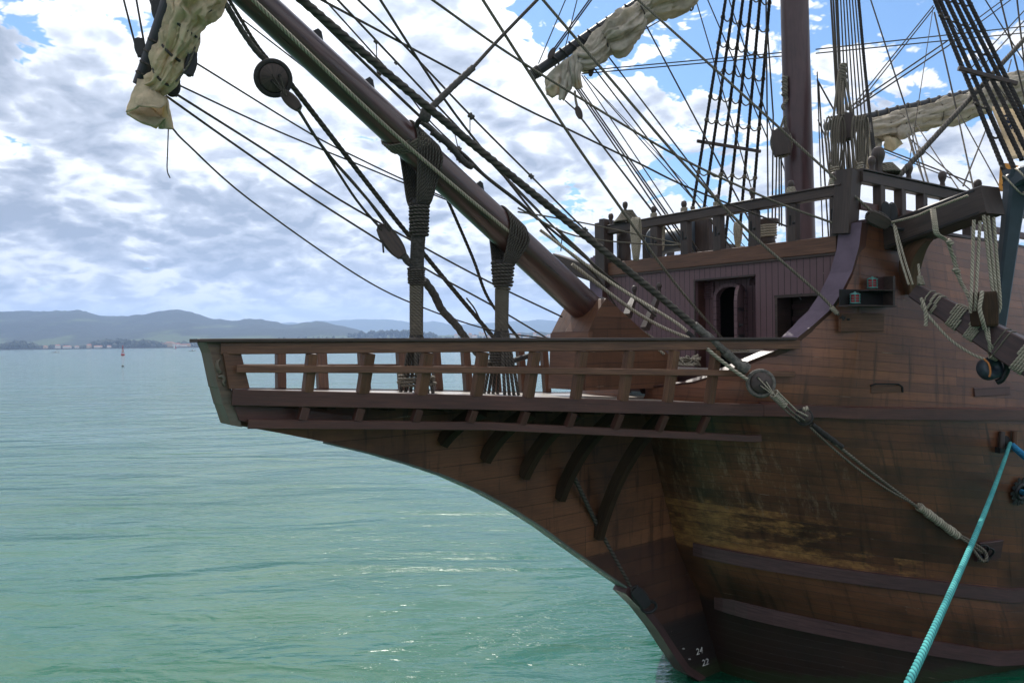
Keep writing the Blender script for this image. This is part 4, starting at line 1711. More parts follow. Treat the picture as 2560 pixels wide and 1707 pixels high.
D1 = 11.35
g1, ga1 = gammoning(onplane(1052, 380, 0)[0], 1052, 1048, 512, 9, 1)
helix(MB(), at(1048, 512, D1), at(1047, 590, D1), .135, .125, .024, jitter=.3).build('rope_binding', 'lash_rope', g1)
helix(MB(), at(1046, 588, D1), at(1041, 678, D1), .098, .094, .011).build('rope_serving', 'served_rope', g1)
helix(MB(), at(1041, 672, D1), at(1041, 712, D1), .118, .112, .016, jitter=.3).build('rope_binding', 'lash_rope', g1)
helix(MB(), at(1041, 712, D1), at(1041, 836, D1), .094, .092, .011).build('rope_serving', 'grey_rope', g1)
MB().tube(line(at(1047, 500, D1), at(1041, 850, D1), 4), .092, 14).build('lashing_core', 'tarred_rope', g1)
base = W(onplane(1041, 900, 0)[0], 0, 0)
fb_ = onplane(1041, 900, 0)[0]
for dp in (-.16, .16):
    for k in range(4):
        a = at(1041, 835, D1) + PV * dp * .3 + FV * (k - 1.5) * .035
        b = W(fb_ + (k - 1.5) * .085, dp * 1.5, zdk(fb_) - .02)
        twisted(MB(), line(a, b, 4), .026).build('lashing_leg', 'lash_rope', g1)
helix(MB(), at(1041, 938, D1), at(1041, 962, D1), .24, .27, .022, jitter=.6).build('rope_binding', 'grey_rope', g1)

D2 = 12.30
g2, ga2 = gammoning(onplane(1272, 560, 0)[0], 1272, 1258, 665, 8, 2)
helix(MB(), at(1257, 657, D2), at(1256, 716, D2), .165, .145, .026, jitter=.3).build('rope_binding', 'lash_rope', g2)
helix(MB(), at(1256, 716, D2), at(1255, 722, D2), .125, .125, .014).build('rope_turn', 'grey_rope', g2)
helix(MB(), at(1255, 722, D2), at(1254, 826, D2), .105, .100, .011).build('rope_serving', 'grey_rope', g2)
MB().tube(line(at(1257, 650, D2), at(1254, 850, D2), 4), .100, 14).build('lashing_core', 'tarred_rope', g2)
helix(MB(), at(1253, 872, D2), at(1252, 912, D2), .15, .19, .018, jitter=.5).build('rope_binding', 'lash_rope', g2)
fb_ = onplane(1252, 900, 0)[0]
for dp in (-.18, .18):
    for k in range(4):
        a = at(1254, 822, D2) + PV * dp * .35 + FV * (k - 1.5) * .035
        b = W(fb_ + (k - 1.5) * .09, dp * 1.5, zdk(fb_) - .02)
        twisted(MB(), line(a, b, 4), .027).build('lashing_leg', 'lash_rope', g2)
# second, paler lashing slanting round the bowsprit at the first gammoning
f1_ = onplane(1015, 345, 0)[0]
axd = (bax(f1_ + .1) - bax(f1_)).normalized()
nup = PV.cross(axd).normalized()
if nup.z < 0:
    nup = -nup
pts = []
for k in range(5):
    for a in range(0, 360, 24):
        o = (k + a / 360) * .040 - .10
        c = bax(f1_) + axd * (o + .14 * math.cos(R(a - 215)))
        pts.append(c + (PV * math.cos(R(a)) + nup * math.sin(R(a))) * (brad(f1_) + .022))
MB().tube(pts, .019, 7).build('spar_lashing', 'grey_rope', SHIP)
# knot and strop on top of the bowsprit
kn = at(1060, 288, 11.0)
m = MB()
m.lathe(kn - Vector((0, 0, .10)), Vector((.2, 0, 1)), [(0, 0), (.07, .02), (.085, .09), (.075, .17), (.05, .21), (0, .22)], 14)
m.build('stay_knot', 'served_rope', SHIP)
MB().tube([kn, at(1045, 305, 11.05), at(1036, 330, 11.15)], .035, 8).build('strop', 'tarred_rope', SHIP)


# ------------------------------------------------------------------ rigging (parts of the ship)
def rope(pts, px_w, mat='dark_cable', name='rigging_line', parent=SHIP, tw=False, n=6, sag=0.0, seg=8):
    """pts: photo pixels with distance (x, y, Y); straight pieces in space; thickness from the photo width at the first point's distance"""
    P = []
    for i in range(len(pts) - 1):
        a, b = at(*pts[i]), at(*pts[i + 1])
        l = line(a, b, seg if len(pts) == 2 else 3, sag if len(pts) == 2 else 0)
        P += l if not P else l[1:]
    if len(pts) > 2:
        P = smooth_path([at(*p) for p in pts], 6)
    # lines that leave the picture run on to where they are made fast aloft
    if pts[0][1] < 0 or pts[0][0] > 2560:
        P.insert(0, P[0] + (P[0] - P[1]).normalized() * 3.5)
    if pts[-1][1] < 0 or pts[-1][0] > 2560:
        P.append(P[-1] + (P[-1] - P[-2]).normalized() * 3.5)
    mid = sum(p[2] for p in pts) / len(pts)
    r = px_w / 2 / FPX * mid
    m = MB()
    if tw:
        twisted(m, P, r)
    else:
        m.tube(P, r, n)
    return m.build(name, mat, parent)


def knot(px, py, Y, w, mat='served_rope', parent=SHIP, ax=(.7, 0, -.7), l=2.0):
    P = at(px, py, Y)
    r = w / 2 / FPX * Y
    a = Vector(ax).normalized()
    MB().lathe(P - a * r * l / 2, a, [(0, 0), (r * .8, .1 * r), (r, r * .5), (r * .7, r * l * .5), (r, r * (l - .5)), (r * .8, r * (l - .1)), (0, r * l)], 9).build('rope_knot', mat, parent)


# fore-and-aft lines over the bowsprit
rope([(744, -4, 9.6), (1006, 250, 11.0), (1095, 333, 11.6), (1211, 440, 12.2), (1326, 531, 12.9), (1640, 790, 14.3)], 7, 'dark_cable')
rope([(840, -4, 10.2), (1000, 165, 11.2), (1142, 316, 12.0), (1281, 463, 12.7), (1407, 590, 13.4), (1529, 708, 14.2)], 5, 'dark_cable')
rope([(1142, 316, 12.0), (1247, 424, 12.55), (1350, 530, 13.1)], 4, 'dark_cable')
rope([(891, -4, 10.4), (1000, 103, 11.1), (1178, 291, 12.1), (1328, 441, 13.0), (1463, 575, 13.8), (1599, 697, 14.6)], 5, 'dark_cable')
rope([(948, -4, 10.6), (1112, 250, 11.6), (1251, 429, 12.4), (1397, 607, 13.3), (1490, 690, 13.9), (1560, 800, 14.3)], 6, 'dark_cable')
rope([(808, -4, 10.0), (1000, 210, 11.1), (1071, 299, 11.5), (1170, 396, 12.1)], 4)
rope([(792, -6, 10.2), (1270, 250, 12.6), (1407, 317, 13.2), (1594, 407, 13.6), (1728, 472, 13.9), (1972, 568, 14.05)], 5)
rope([(1072, -6, 11.4), (1250, 120, 12.2), (1429, 233, 12.8), (1696, 392, 13.2), (1920, 497, 13.3), (2080, 557, 13.15)], 6, 'grey_rope')
rope([(1203, -6, 12.0), (1403, 306, 12.9), (1537, 500, 13.5), (1685, 705, 14.3), (1806, 846, 15.0)], 7, 'grey_rope', tw=False)
rope([(1352, -6, 12.6), (1522, 193, 12.9), (1696, 395, 13.0), (1860, 568, 13.0), (2039, 727, 12.9), (2098, 788, 12.75)], 7, 'grey_rope')
rope([(1588, -6, 14.0), (1789, 175, 13.6), (2000, 367, 13.3), (2192, 540, 12.9)], 6.5, 'grey_rope')
rope([(1349, -6, 12.6), (1250, 96, 12.0), (1182, 170, 11.5)], 9, 'dark_cable')
rope([(1182, 170, 11.5), (1120, 228, 11.2), (1060, 288, 11.0)], 17, 'served_rope', tw=True)
rope([(607, 50, 10.6), (798, 198, 10.7)], 4)
rope([(626, -6, 9.15), (1000, 348, 10.78), (1295, 598, 12.2), (1484, 750, 13.2), (1660, 885, 13.9)], 8.5, 'pale_rope')
rope([(1440, 735, 13.6), (1575, 835, 14.0), (1665, 900, 14.3)], 9, 'grey_rope')
rope([(1430, 660, 13.4), (1560, 760, 13.7), (1640, 810, 14.0), (1725, 846, 14.2), (1760, 850, 14.2)], 9, 'pale_rope')
rope([(1250, 560, 12.3), (1350, 640, 12.9), (1480, 740, 13.6), (1560, 800, 14.0), (1640, 850, 14.3)], 7, 'grey_rope')
rope([(1295, 530, 12.6), (1390, 545, 13.2), (1500, 566, 14.8), (1700, 610, 15.0)], 4, 'grey_rope')
rope([(1295, 520, 12.6), (1440, 590, 13.4), (1640, 612, 15.2), (1702, 612, 15.2)], 4, 'grey_rope')
rope([(1390, 570, 13.2), (1470, 645, 13.6), (1530, 707, 14.0), (1620, 760, 14.4)], 5, 'grey_rope')
for x, y, Y, w in ((940, 105, 10.8, 11), (990, 158, 11.1, 9), (1178, 291, 12.1, 16), (1328, 441, 13.0, 13), (1463, 575, 13.8, 13), (1281, 463, 12.7, 12), (1148, 372, 12.0, 12), (1407, 590, 13.4, 11), (1529, 708, 14.2, 12), (1599, 697, 14.6, 11), (948, 185, 11, 11)):
    knot(x, y, Y, w)
for (x0, y0, x1, y1, Y) in ((941, 108, 943, 182, 10.8), (1175, 296, 1175, 340, 12.1), (1136, 330, 1145, 370, 12), (1405, 592, 1402, 628, 13.4)):
    rope([(x0, y0, Y), (x1, y1, Y)], 3)
# lashed lanyards between two deadeyes above the gammoning
rope([(1052, 305, 11.2), (1085, 330, 11.35), (1110, 352, 11.5)], 12, 'served_rope', tw=True)
rope([(1080, 330, 11.3), (1120, 360, 11.5), (1160, 405, 11.8), (1180, 418, 11.9)], 17, 'served_rope', tw=True)
rope([(1110, 348, 11.5), (1165, 392, 11.85), (1215, 442, 12.1), (1290, 500, 12.5), (1345, 548, 12.9)], 9, 'dark_cable')
for x, y, w in ((1100, 348, 17), (1128, 372, 18), (1150, 398, 18), (1172, 412, 19)):
    knot(x, y, 11.6 + (x - 1100) * .004, w, 'tarred_rope', l=1.8)

# bowsprit stay on the left with its hearts
rope([(725, 208, 10.2), (951, 500, 11.6), (1023, 590, 12.0), (1155, 750, 12.8), (1240, 850, 13.2)], 12, 'dark_cable', tw=True)
rope([(556, -4, 9.5), (600, 70, 9.75), (636, 122, 9.9), (664, 152, 10.0)], 15, 'served_rope', tw=True)
rope([(570, -4, 9.7), (640, 110, 10.0), (685, 165, 10.2)], 9, 'dark_cable', tw=True)
rope([(1166, 745, 12.6), (1190, 778, 12.7), (1218, 845, 12.8)], 4)
rope([(1098, 452, 12.3), (1180, 640, 12.7), (1222, 748, 12.9), (1300, 850, 13.3)], 8, 'dark_cable', tw=True)


def heart_block(px, py, Y, rad, strop_mat, wood_mat, tail=None, ax=(0, -1, 0), label=None, name='deadeye', parent=SHIP):
    """round wooden heart in a rope strop"""
    P = at(px, py, Y)
    r = rad / FPX * Y
    a = (EYE - P).normalized() * .9 + Vector((.15, 0, .1))
    a.normalize()
    o = MB().lathe(P - a * .07, a, [(0, 0), (r * .78, 0), (r * .86, .02), (r * .86, .12), (r * .78, .14), (0, .145)], 28).build(name, wood_mat, parent)
    s = a.orthogonal().normalized()
    w = a.cross(s)
    ring = [P + (s * math.cos(t) + w * math.sin(t)) * r for t in [2 * math.pi * i / 30 for i in range(30)]]
    MB().tube(ring, r * .20, 8, closed=True).build('strop', strop_mat, o)
    for dx, dy in ((-.30, -.42), (.34, -.10), (-.12, .22)):
        C = P + RT * dx * r + UP * (-dy) * r + a * .076
        MB().lathe(C, a, [(0, 0), (r * .12, 0), (r * .12, .004), (0, .005)], 10).build('lanyard_hole', 'black_hole', o)
    return o, P, r, a


hb, Pc, rc, ac = heart_block(683, 196, 10.0, 40, 'tarred_rope', 'dark_timber')
for dx, dy in ((-.30, -.42), (.34, -.10), (-.12, .22)):
    A = Pc + RT * dx * rc + UP * (-dy) * rc + ac * .085
    MB().tube(line(A, at(717, 240, 9.9), 3), .011, 6).build('lanyard', 'lash_rope', hb)
# lower small block of the same tackle
def block(px0, py0, px1, py1, Y, w, mat='dark_timber', name='pulley_block', parent=None, label=None, group=None, strop='lash_rope', dY=0.0, ratio=.62, boxy=False):
    """wooden pulley block between two photo points: two cheeks, sheave and rope strop"""
    a, b = at(px0, py0, Y), at(px1, py1, Y + dY)
    t = (b - a).normalized()
    L = (b - a).length
    d = (EYE - a).normalized()
    s = t.cross(d).normalized()
    d = s.cross(t).normalized()
    W_ = w / FPX * Y
    T = W_ * ratio
    o = None
    if parent is None:
        o = empty(name, (a + b) / 2, label, 'pulley block', group)
    else:
        o = parent
    body = MB()
    for q in (-1, 1):
        pts = [a + t * L * k for k in (0, .12, .3, .5, .7, .88, 1.0)]
        sc = [.92, .97, 1.0, 1.0, 1.0, .97, .92] if boxy else [.72, .92, .98, 1.0, .98, .92, .72]
        body2 = MB().beam([p + d * q * T * .33 for p in pts], W_, T * .26, up=d, scale=sc, ch=W_ * .06)
        body2.build('cheek', mat, o)
    MB().lathe((a + b) / 2 - d * T * .18, d, [(0, 0), (W_ * .40, 0), (W_ * .33, T * .18), (W_ * .40, T * .36), (0, T * .36)], 16).build('sheave', 'black_iron', o)
    m = MB()
    ring = []
    for i in range(24):
        an = 2 * math.pi * i / 24
        ring.append((a + b) / 2 + t * (L * .56) * math.cos(an) + s * (W_ * .53) * math.sin(an))
    m.tube(ring, W_ * .09, 7, closed=True)
    m.build('strop', strop, o)
    return o


BG = 'pulley blocks in the rigging'
block(708, 232, 748, 272, 9.95, 26, label='small worn block under the big round black deadeye on the bowsprit stay', group=BG, strop='grey_rope')
rope([(744, 274, 10.0), (811, 376, 10.5), (891, 500, 11.0), (968, 590, 11.3)], 7, 'dark_cable')
rope([(744, 272, 10.0), (811, 374, 10.5), (920, 500, 11.0), (985, 582, 11.3)], 8, 'dark_cable')
rope([(740, 268, 10.0), (815, 378, 10.5), (900, 475, 10.95), (975, 578, 11.25)], 6, 'dark_cable')
block(952, 568, 1006, 640, 11.3, 36, mat='dark_timber', label='long weathered block spliced to the lashed column below the bowsprit', group=BG, strop='served_rope')
rope([(1002, 632, 11.3), (1022, 655, 11.35), (1042, 672, 11.4)], 20, 'served_rope', tw=True)
rope([(1060, 700, 11.6), (1085, 735, 11.8), (1105, 775, 12.0), (1140, 812, 12.2), (1166, 848, 12.35), (1215, 905, 12.6), (1258, 925, 12.7)], 20, 'served_rope', tw=True)
rope([(1258, 925, 12.7), (1275, 905, 12.9), (1320, 890, 13.2), (1345, 880, 13.4)], 14, 'tarred_rope', tw=True)
rope([(956, 600, 11.2), (959, 632, 11.2)], 5, 'tarred_rope')

# lines from the spritsail yard
rope([(485, 155, 9.4), (777, 335, 10.6), (900, 398, 11.2), (1012, 451, 11.8), (1150, 510, 12.6)], 4)
rope([(438, 209, 9.2), (680, 322, 10.2), (900, 413, 11.2), (1000, 454, 11.8), (1155, 515, 12.6)], 4)
rope([(441, 236, 9.1), (669, 380, 10.1), (850, 500, 10.9), (1059, 618, 12.0), (1219, 703, 12.6), (1405, 792, 13.5)], 5)
rope([(415, 240, 9.0), (600, 371, 9.9), (788, 500, 10.7), (1059, 669, 12.0), (1238, 768, 12.8), (1405, 868, 13.6)], 5)
rope([(432, 322, 8.9), (470, 362, 9.1), (625, 500, 9.9), (900, 692, 11.3), (1058, 769, 12.0), (1235, 827, 12.6), (1390, 848, 13.3)], 4)
rope([(421, 320, 8.9), (419, 380, 8.9), (418, 425, 8.9), (425, 445, 8.9)], 3)

# fore topmast lines, yard braces and the rest of the fine rigging aloft
FINE = [
    ((1454, 185, 18.0), (1966, 140, 18.6), 3), ((1460, 177, 18.0), (1966, 131, 18.6), 3), ((2040, 134, 18.5), (2570, 82, 22), 3), ((2040, 124, 18.5), (2570, 66, 22), 3),
    ((1441, 223, 17.8), (1640, 520, 16.3), 4), ((1444, 220, 17.9), (1652, 520, 16.2), 4), ((1447, 215, 17.9), (1662, 525, 16.1), 4),
    ((1454, 188, 18.0), (1672, 515, 16.2), 3), ((1460, 190, 18.0), (1748, 515, 16.0), 3), ((1486, 172, 18.2), (1748, 515, 16.1), 4), ((1515, 134, 18.4), (1805, 515, 16.0), 4),
    ((1613, 60, 18.5), (1862, 530, 16.0), 4), ((1738, -5, 19), (1890, 510, 16.0), 3), ((1454, 297, 17.6), (1625, 520, 16.3), 5), ((1413, 252, 17.8), (1444, 280, 17.6), 4),
    ((1767, -5, 19), (1920, 350, 17.6), 3), ((1821, -5, 19), (1966, 440, 17.6), 3), ((1416, -5, 18), (1346, 160, 18), 3), ((1444, -5, 18), (1411, 128, 18), 3),
    ((1483, -5, 18), (1387, 127, 18), 4), ((1477, -5, 18), (1372, 140, 18), 4), ((1752, -5, 19), (1599, 81, 19), 3), ((1460, 190, 17.9), (1790, 540, 16.0), 2),
    ((1915, -5, 17.9), (1921, 600, 17.6), 4), ((1918, 64, 17.9), (1933, 290, 17.7), 4), ((1933, 290, 17.7), (1930, 600, 17.6), 4), ((1957, -5, 17.5), (1962, 200, 17.3), 6),
    ((1942, 385, 17.2), (1938, 560, 16.8), 4), ((1948, 385, 17.2), (1948, 565, 16.8), 4), ((1953, 385, 17.2), (1954, 565, 16.8), 4),
    ((2043, 200, 17.2), (2084, 274, 17), 4), ((2043, 180, 17.2), (2057, 600, 17), 3), ((2046, 205, 17.2), (2072, 600, 17), 4), ((2045, 300, 17.2), (2066, 350, 17), 3),
    ((2175, -5, 20), (2262, 262, 18), 4), ((2262, 262, 18), (2318, 490, 16), 3), ((2333, 15, 20), (2132, 265, 19), 3), ((2336, 20, 20), (2138, 270, 19), 3),
    ((2534, -5, 22), (2371, 115, 20.5), 3), ((2371, 115, 20.5), (2129, 276, 18.6), 4), ((2515, -5, 22), (2367, 104, 20.5), 3), ((2367, 104, 20.5), (2126, 268, 18.6), 4),
    ((2333, 19, 20), (2269, 434, 16), 2), ((2336, 32, 20), (2394, 287, 18), 4), ((2394, 287, 18), (2436, 482, 15), 4), ((2400, 287, 22), (2497, 464, 20), 3), ((2467, 319, 20), (2408, 465, 15.5), 4),
    ((2291, 312, 22), (2404, 485, 18), 3), ((2282, 319, 22), (2326, 476, 17), 4), ((2270, 335, 21), (2290, 400, 20), 6), ((2290, 400, 20), (2316, 470, 17), 4), ((2266, 340, 22), (2434, 482, 19), 3),
    ((2197, 368, 19), (2468, 472, 17), 4), ((2197, 374, 19), (2380, 447, 17.6), 3), ((2300, 315, 24), (2420, 273, 24), 3), ((2500, -5, 20), (2570, 280, 19), 4), ((2460, -5, 21), (2570, 170, 20), 3),
    ((2572, 15, 20), (2410, 190, 19), 3), ((2572, 40, 20), (2425, 200, 19), 3), ((2542, -5, 21), (2572, 260, 20), 4), ((2528, 150, 20), (2520, 180, 19), 3), ((2360, 30, 22), (2570, 320, 21), 2),
    ((2060, 300, 20), (2085, 430, 17), 3), ((2150, 265, 19), (2180, 235, 19.4), 3),
]
for a, b, w in FINE:
    if b[2] >= 16 and 490 < b[1] < 545 and b[0] < 1900:     # made fast on the pins behind the front rail
        k = (640 - a[1]) / (b[1] - a[1])
        b = (a[0] + (b[0] - a[0]) * k, 640, b[2] - .1)
    rope([a, b], w)
# halyards right of the foremast
for i in range(8):
    rope([(2094 + i * 7.3, -5, 17.6), (2113 + i * 10.6, 450 if i > 1 else 460, 16.0)], 3.6, 'dark_cable', 'halyard')
for xt, xb, yb, w in ((2077, 2094, 285, 5), (2083, 2098, 285, 5), (2090, 2104, 290, 6)):
    rope([(xt, -5, 17.4), (xb, yb, 16.6)], w, 'dark_cable', 'halyard')
rope([(2146, -5, 17.0), (2166, 210, 16.2), (2191, 425, 14.4)], 8, 'black_shroud', 'halyard', tw=True)
for xt, xb, w in ((2100, 2112, 5), (2110, 2122, 5), (2118, 2131, 6), (2126, 2140, 5), (2134, 2152, 5), (2144, 2160, 4), (2154, 2168, 4)):
    rope([(xt, 330, 16.6), (xb, 462, 15.6)], w, 'grey_rope', 'halyard')
# heavy stay leading down to the port rail
rope([(2576, 82, 17), (2310, 372, 14.2), (2238, 450, 13.6)], 13, 'dark_cable', 'stay', tw=True)
knot(2301, 381, 14.2, 18)

# starboard fore shrouds with ratlines, seen beyond the bulwark
SB = [((1814, 0), (1735, 500)), ((1835, 0), (1763, 500)), ((1857, 0), (1795, 500)), ((1878, 0), (1824, 500)), ((1900, 0), (1856, 500)), ((1924, 0), (1883, 500))]
def shx(s, y):
    return lerp(s[0][0], s[1][0], (y - s[0][1]) / (s[1][1] - s[0][1]))
for i, s in enumerate(SB):
    Yb, Yt = 18.6 + i * .25, 18.2 + i * .1
    rope([(shx(s, -8), -8, Yt), (shx(s, 300), 300, lerp(Yt, Yb, .5)), (shx(s, 640), 640, Yb)], 8, 'black_shroud', 'shroud', tw=True)
def ratline(S, ys, Yf, i0=0, i1=None, w=4, sagpx=8, mat='grey_rope'):
    i1 = len(S) - 1 if i1 is None else i1
    P = []
    for i in range(i0, i1 + 1):
        y = ys(i)
        P.append(at(shx(S[i], y), y, Yf(i) - .03))
        if i < i1:
            ym = (y + ys(i + 1)) / 2 + sagpx
            P.append(at((shx(S[i], y) + shx(S[i + 1], ys(i + 1))) / 2, ym, Yf(i + .5) - .03))
    o = MB().tube(smooth_path(P, 4), w / 2 / FPX * 17, 5).build('ratline', mat, SHIP)
    for i in range(i0, i1 + 1):
        y = ys(i)
        r = 5.0 / FPX * Yf(i)
        C = at(shx(S[i], y), y, Yf(i))
        MB().lathe(C - Vector((0, 0, r * .8)), Vector((0, 0, 1)), [(0, 0), (r * 1.1, .1 * r), (r * 1.25, r * .8), (r * 1.1, r * 1.5), (0, r * 1.6)], 8).build('clove_hitch', mat, o)
for yl, yr in ((-25, 8), (43, 76), (108, 139), (171, 198), (241, 263), (300, 322), (430, 445), (520, 528)):
    ratline(SB, lambda i, a=yl, b=yr: lerp(a, b, i / 5), lambda i: 18.4 + i * .18)
a, b = at(1743, 353, 18.45), at(1901, 379, 19.2)
part(MB().beam([a, b], .05, .07), 'shroud_batten', 'dark_timber')
# port fore shrouds on the right
PB = [((2337, 0), (2521, 453)), ((2349, 0), (2545, 444)), ((2366, 0), (2490, 263)), ((2384, 0), (2514, 269)), ((2401, 0), (2539, 272)), ((2420, 0), (2560, 285))]
for i, s in enumerate(PB):
    yb = 470 if i < 2 else 285 + i * 8
    yb = [462, 458, 400, 400, 420, 420][i]
    rope([(shx(s, -8), -8, 16.5), (shx(s, 200), 200, 15.4), (shx(s, yb), yb, 13.9 + (i > 1) * .3)], 11, 'black_shroud', 'shroud', tw=True)
PBY = lambda i: 15.9
for y0, y1, i0, i1, Y in ((-12, 12, 0, 5, 16.5), (38, 77, 0, 5, 16.2), (108, 142, 0, 5, 15.9), (259, 269, 0, 1, 15.0), (338, 342, 0, 1, 14.6), (418, 424, 0, 1, 14.1)):
    ratline(PB, lambda i, a=y0, b=y1, c=i0, d=i1: lerp(a, b, (i - c) / (d - c)), lambda i, Y=Y: Y, i0, i1, w=5, sagpx=6, mat='lash_rope')
a, b = at(2396, 171, 15.35), at(2542, 210, 15.35)
part(MB().beam([a, b], .07, .085, ch=.01), 'shroud_batten', 'dark_timber')

# chain of knots and the big block hanging just left of the foremast
for y in (200, 217, 232):
    knot(1962, y, 17.2, 17, 'grey_rope', ax=(0.1, 0, 1), l=2.2)
MB().tube([at(1962, 240, 17.2) + RT * (.05 * math.sin(a)) - UP * (.05 * a) for a in [k * .3 for k in range(22)]], .035, 7).build('strop', 'grey_rope', SHIP)
MB().tube([at(1962, 290, 17.2), at(1949, 330, 17.2)], .028, 7).build('strop', 'grey_rope', SHIP)
MB().tube([at(1962, 290, 17.2), at(1966, 330, 17.2)], .028, 7).build('strop', 'grey_rope', SHIP)

# bobstays at the foot of the cutwater
def bob(p, name='bobstay', w=11):
    return rope(p, w, 'lash_rope', name, tw=True)
bob([(1432, 1185, 12.75), (1500, 1325, 13.35), (1562, 1440, 13.75), (1583, 1478, 13.85)])
bob([(1478, 1375, 13.35), (1535, 1435, 13.7), (1583, 1474, 13.9)], w=10)
block(1584, 1470, 1618, 1512, 13.8, 30, mat='black_iron', label='dark iron bobstay block low on the stem above the water', group=BG, strop='tarred_rope', ratio=.8)
C = at(1622, 1516, 13.95)
MB().tube([C + RT * (.14 * math.cos(a)) + UP * (.10 * math.sin(a)) + FW * (.05 * math.cos(a)) for a in [2 * math.pi * i / 20 for i in range(20)]], .028, 8, closed=True).build('stem_ring', 'black_iron', SHIP)

# draught marks
def text_mesh(txt, size, loc, xd, yd, mat, name, parent, ext=.003):
    cu = bpy.data.curves.new(name, 'FONT')
    cu.body = txt
    cu.size = size
    cu.extrude = ext
    cu.align_x = 'CENTER'
    cu.align_y = 'CENTER'
    tmp = bpy.data.objects.new(name, cu)
    COL.objects.link(tmp)
    dg = bpy.context.evaluated_depsgraph_get()
    dg.update()
    me = bpy.data.meshes.new_from_object(tmp.evaluated_get(dg))
    bpy.data.objects.remove(tmp)
    me.materials.clear()
    me.materials.append(MATS[mat])
    o = bpy.data.objects.new(name, me)
    COL.objects.link(o)
    xd, yd = xd.normalized(), yd.normalized()
    zd = xd.cross(yd).normalized()
    M = Matrix(((xd.x, yd.x, zd.x, 0), (xd.y, yd.y, zd.y, 0), (xd.z, yd.z, zd.z, 0), (0, 0, 0, 1)))
    o.parent = parent
    o.matrix_local = Matrix.Translation(Vector(loc) - ORG[parent.name]) @ M
    return o
for txt, x, y in (('24', 1749, 1627), ('22', 1764, 1655)):
    f, z = onplane(x, y, .15)
    text_mesh(txt, .17, W(f, .15, z), -FV + Vector((0, 0, .22)), Vector((0, 0, 1)) - FV * .12, 'mark_white', 'draught_mark', SHIP)
for y0, y1, x0, x1 in ((1603, 1617, 1684, 1719), (1629, 1643, 1700, 1734)):
    f, z = onplane(x1, y1, .15)
    P = W(f, .16, z)
    Q = W(f + .03, -.16, z)
    part(MB().beam([P + FV * .10, Q + FV * .22], .03, .016), 'draught_line', 'mark_white')


# ------------------------------------------------------------------ the great cable from the bowsprit end down the port bow
def big_cable():
    r = empty('bow_cable', at(1890, 955, 12.35), 'thick dark twisted cable from beside the bowsprit to a large deadeye at the rail', 'cable')
    P = [(600, -130, 8.8), (748, -5, 9.35), (1047, 250, 10.35), (1350, 498, 11.25), (1650, 742, 12.0), (1812, 880, 12.25)]
    m = MB()
    twisted(m, smooth_path([at(*p) for p in P], 8), .056, pitch=.36, depth=.2)
    m.build('cable', 'dark_cable', r)
    m = MB()
    pts = smooth_path([at(*p) for p in [(1735, 812, 12.15), (1790, 860, 12.23), (1835, 900, 12.3), (1868, 925, 12.3)]], 10)
    q = random.Random(4)
    m.tube(pts, [.062 + .012 * q.random() + (.03 if i > len(pts) * .8 else 0) for i in range(len(pts))], 10)
    m.build('serving', 'worn_serving', r)
    o, P, rc, a = heart_block(1902, 958, 12.28, 31, 'worn_serving', 'dark_timber', name='deadeye', parent=r)
    ch = [c for c in o.children if c.name.startswith('strop')]
    for dx, dy in ((-.30, -.42), (.34, -.10), (-.12, .22)):
        A = P + RT * dx * rc + UP * (-dy) * rc + a * .085
        MB().tube(line(A, at(1938, 990, 12.1), 3), .010, 6).build('lanyard', 'pale_rope', r)
    # lanyard lashing to the second deadeye
    helix(MB(), at(1934, 982, 12.15), at(1962, 1012, 12.2), .075, .06, .014, jitter=.4, flat=.8).build('lashing', 'pale_rope', r)
    for dx, dy in ((-6, 0), (6, -6), (0, 4), (-12, 6)):
        MB().tube([at(1938 + dx, 985 + dy, 12.1), at(1985 + dx, 1030 + dy * .7, 12.2), at(2012 + dx * 1.2, 1046 + dy, 12.3)], .013, 6).build('lanyard', 'grey_rope' if dx != 6 else 'pale_rope', r)
    heart_block(2010, 1042, 12.42, 19, 'tarred_rope', 'dark_timber', name='deadeye', parent=r)
    knot(2014, 1022, 12.3, 14, 'pale_rope', parent=r, ax=(1, 0, .4))
    m = MB()
    end, nrm = onhull(2440, 1372, .12)
    s0 = at(2028, 1060, 12.45)
    l = line(s0, end, 20, .06)
    twisted(m, l, .028, pitch=.2)
    m.build('lower_rope', 'grey_rope', r)
    m = MB()
    m.tube([p + Vector((-.02, -.02, -.05)) for p in line(s0, s0.lerp(end, .55), 10, .10)], .018, 7)
    m.build('parted_strand', 'grey_rope', r)
    m = MB()
    q = random.Random(9)
    l2 = line(s0, s0.lerp(end, .16), 12)
    m.tube(l2, [.042 + .012 * q.random() for _ in l2], 8)
    m.build('tarred_serving', 'tarred_rope', r)
    m = MB()
    l3 = [p - Vector((0, 0, .03)) for p in line(s0.lerp(end, .60), s0.lerp(end, .84), 26)]
    m.tube(l3, [.062 + .022 * q.random() for _ in l3], 9)
    m.build('canvas_parcelling', 'pale_rope', r)
    m = MB()
    e0 = s0.lerp(end, .84)
    pts = [e0, e0.lerp(end, .6) + Vector((0, 0, .05)), end + Vector((.03, -.03, .03)), end + Vector((.06, -.04, -.10)), end + Vector((-.02, -.04, -.14)), e0.lerp(end, .6) - Vector((0, 0, .06))]
    m.tube(smooth_path(pts, 6), .026, 8)
    m.build('eye_loop', 'grey_rope', r)
    return end


END = big_cable()
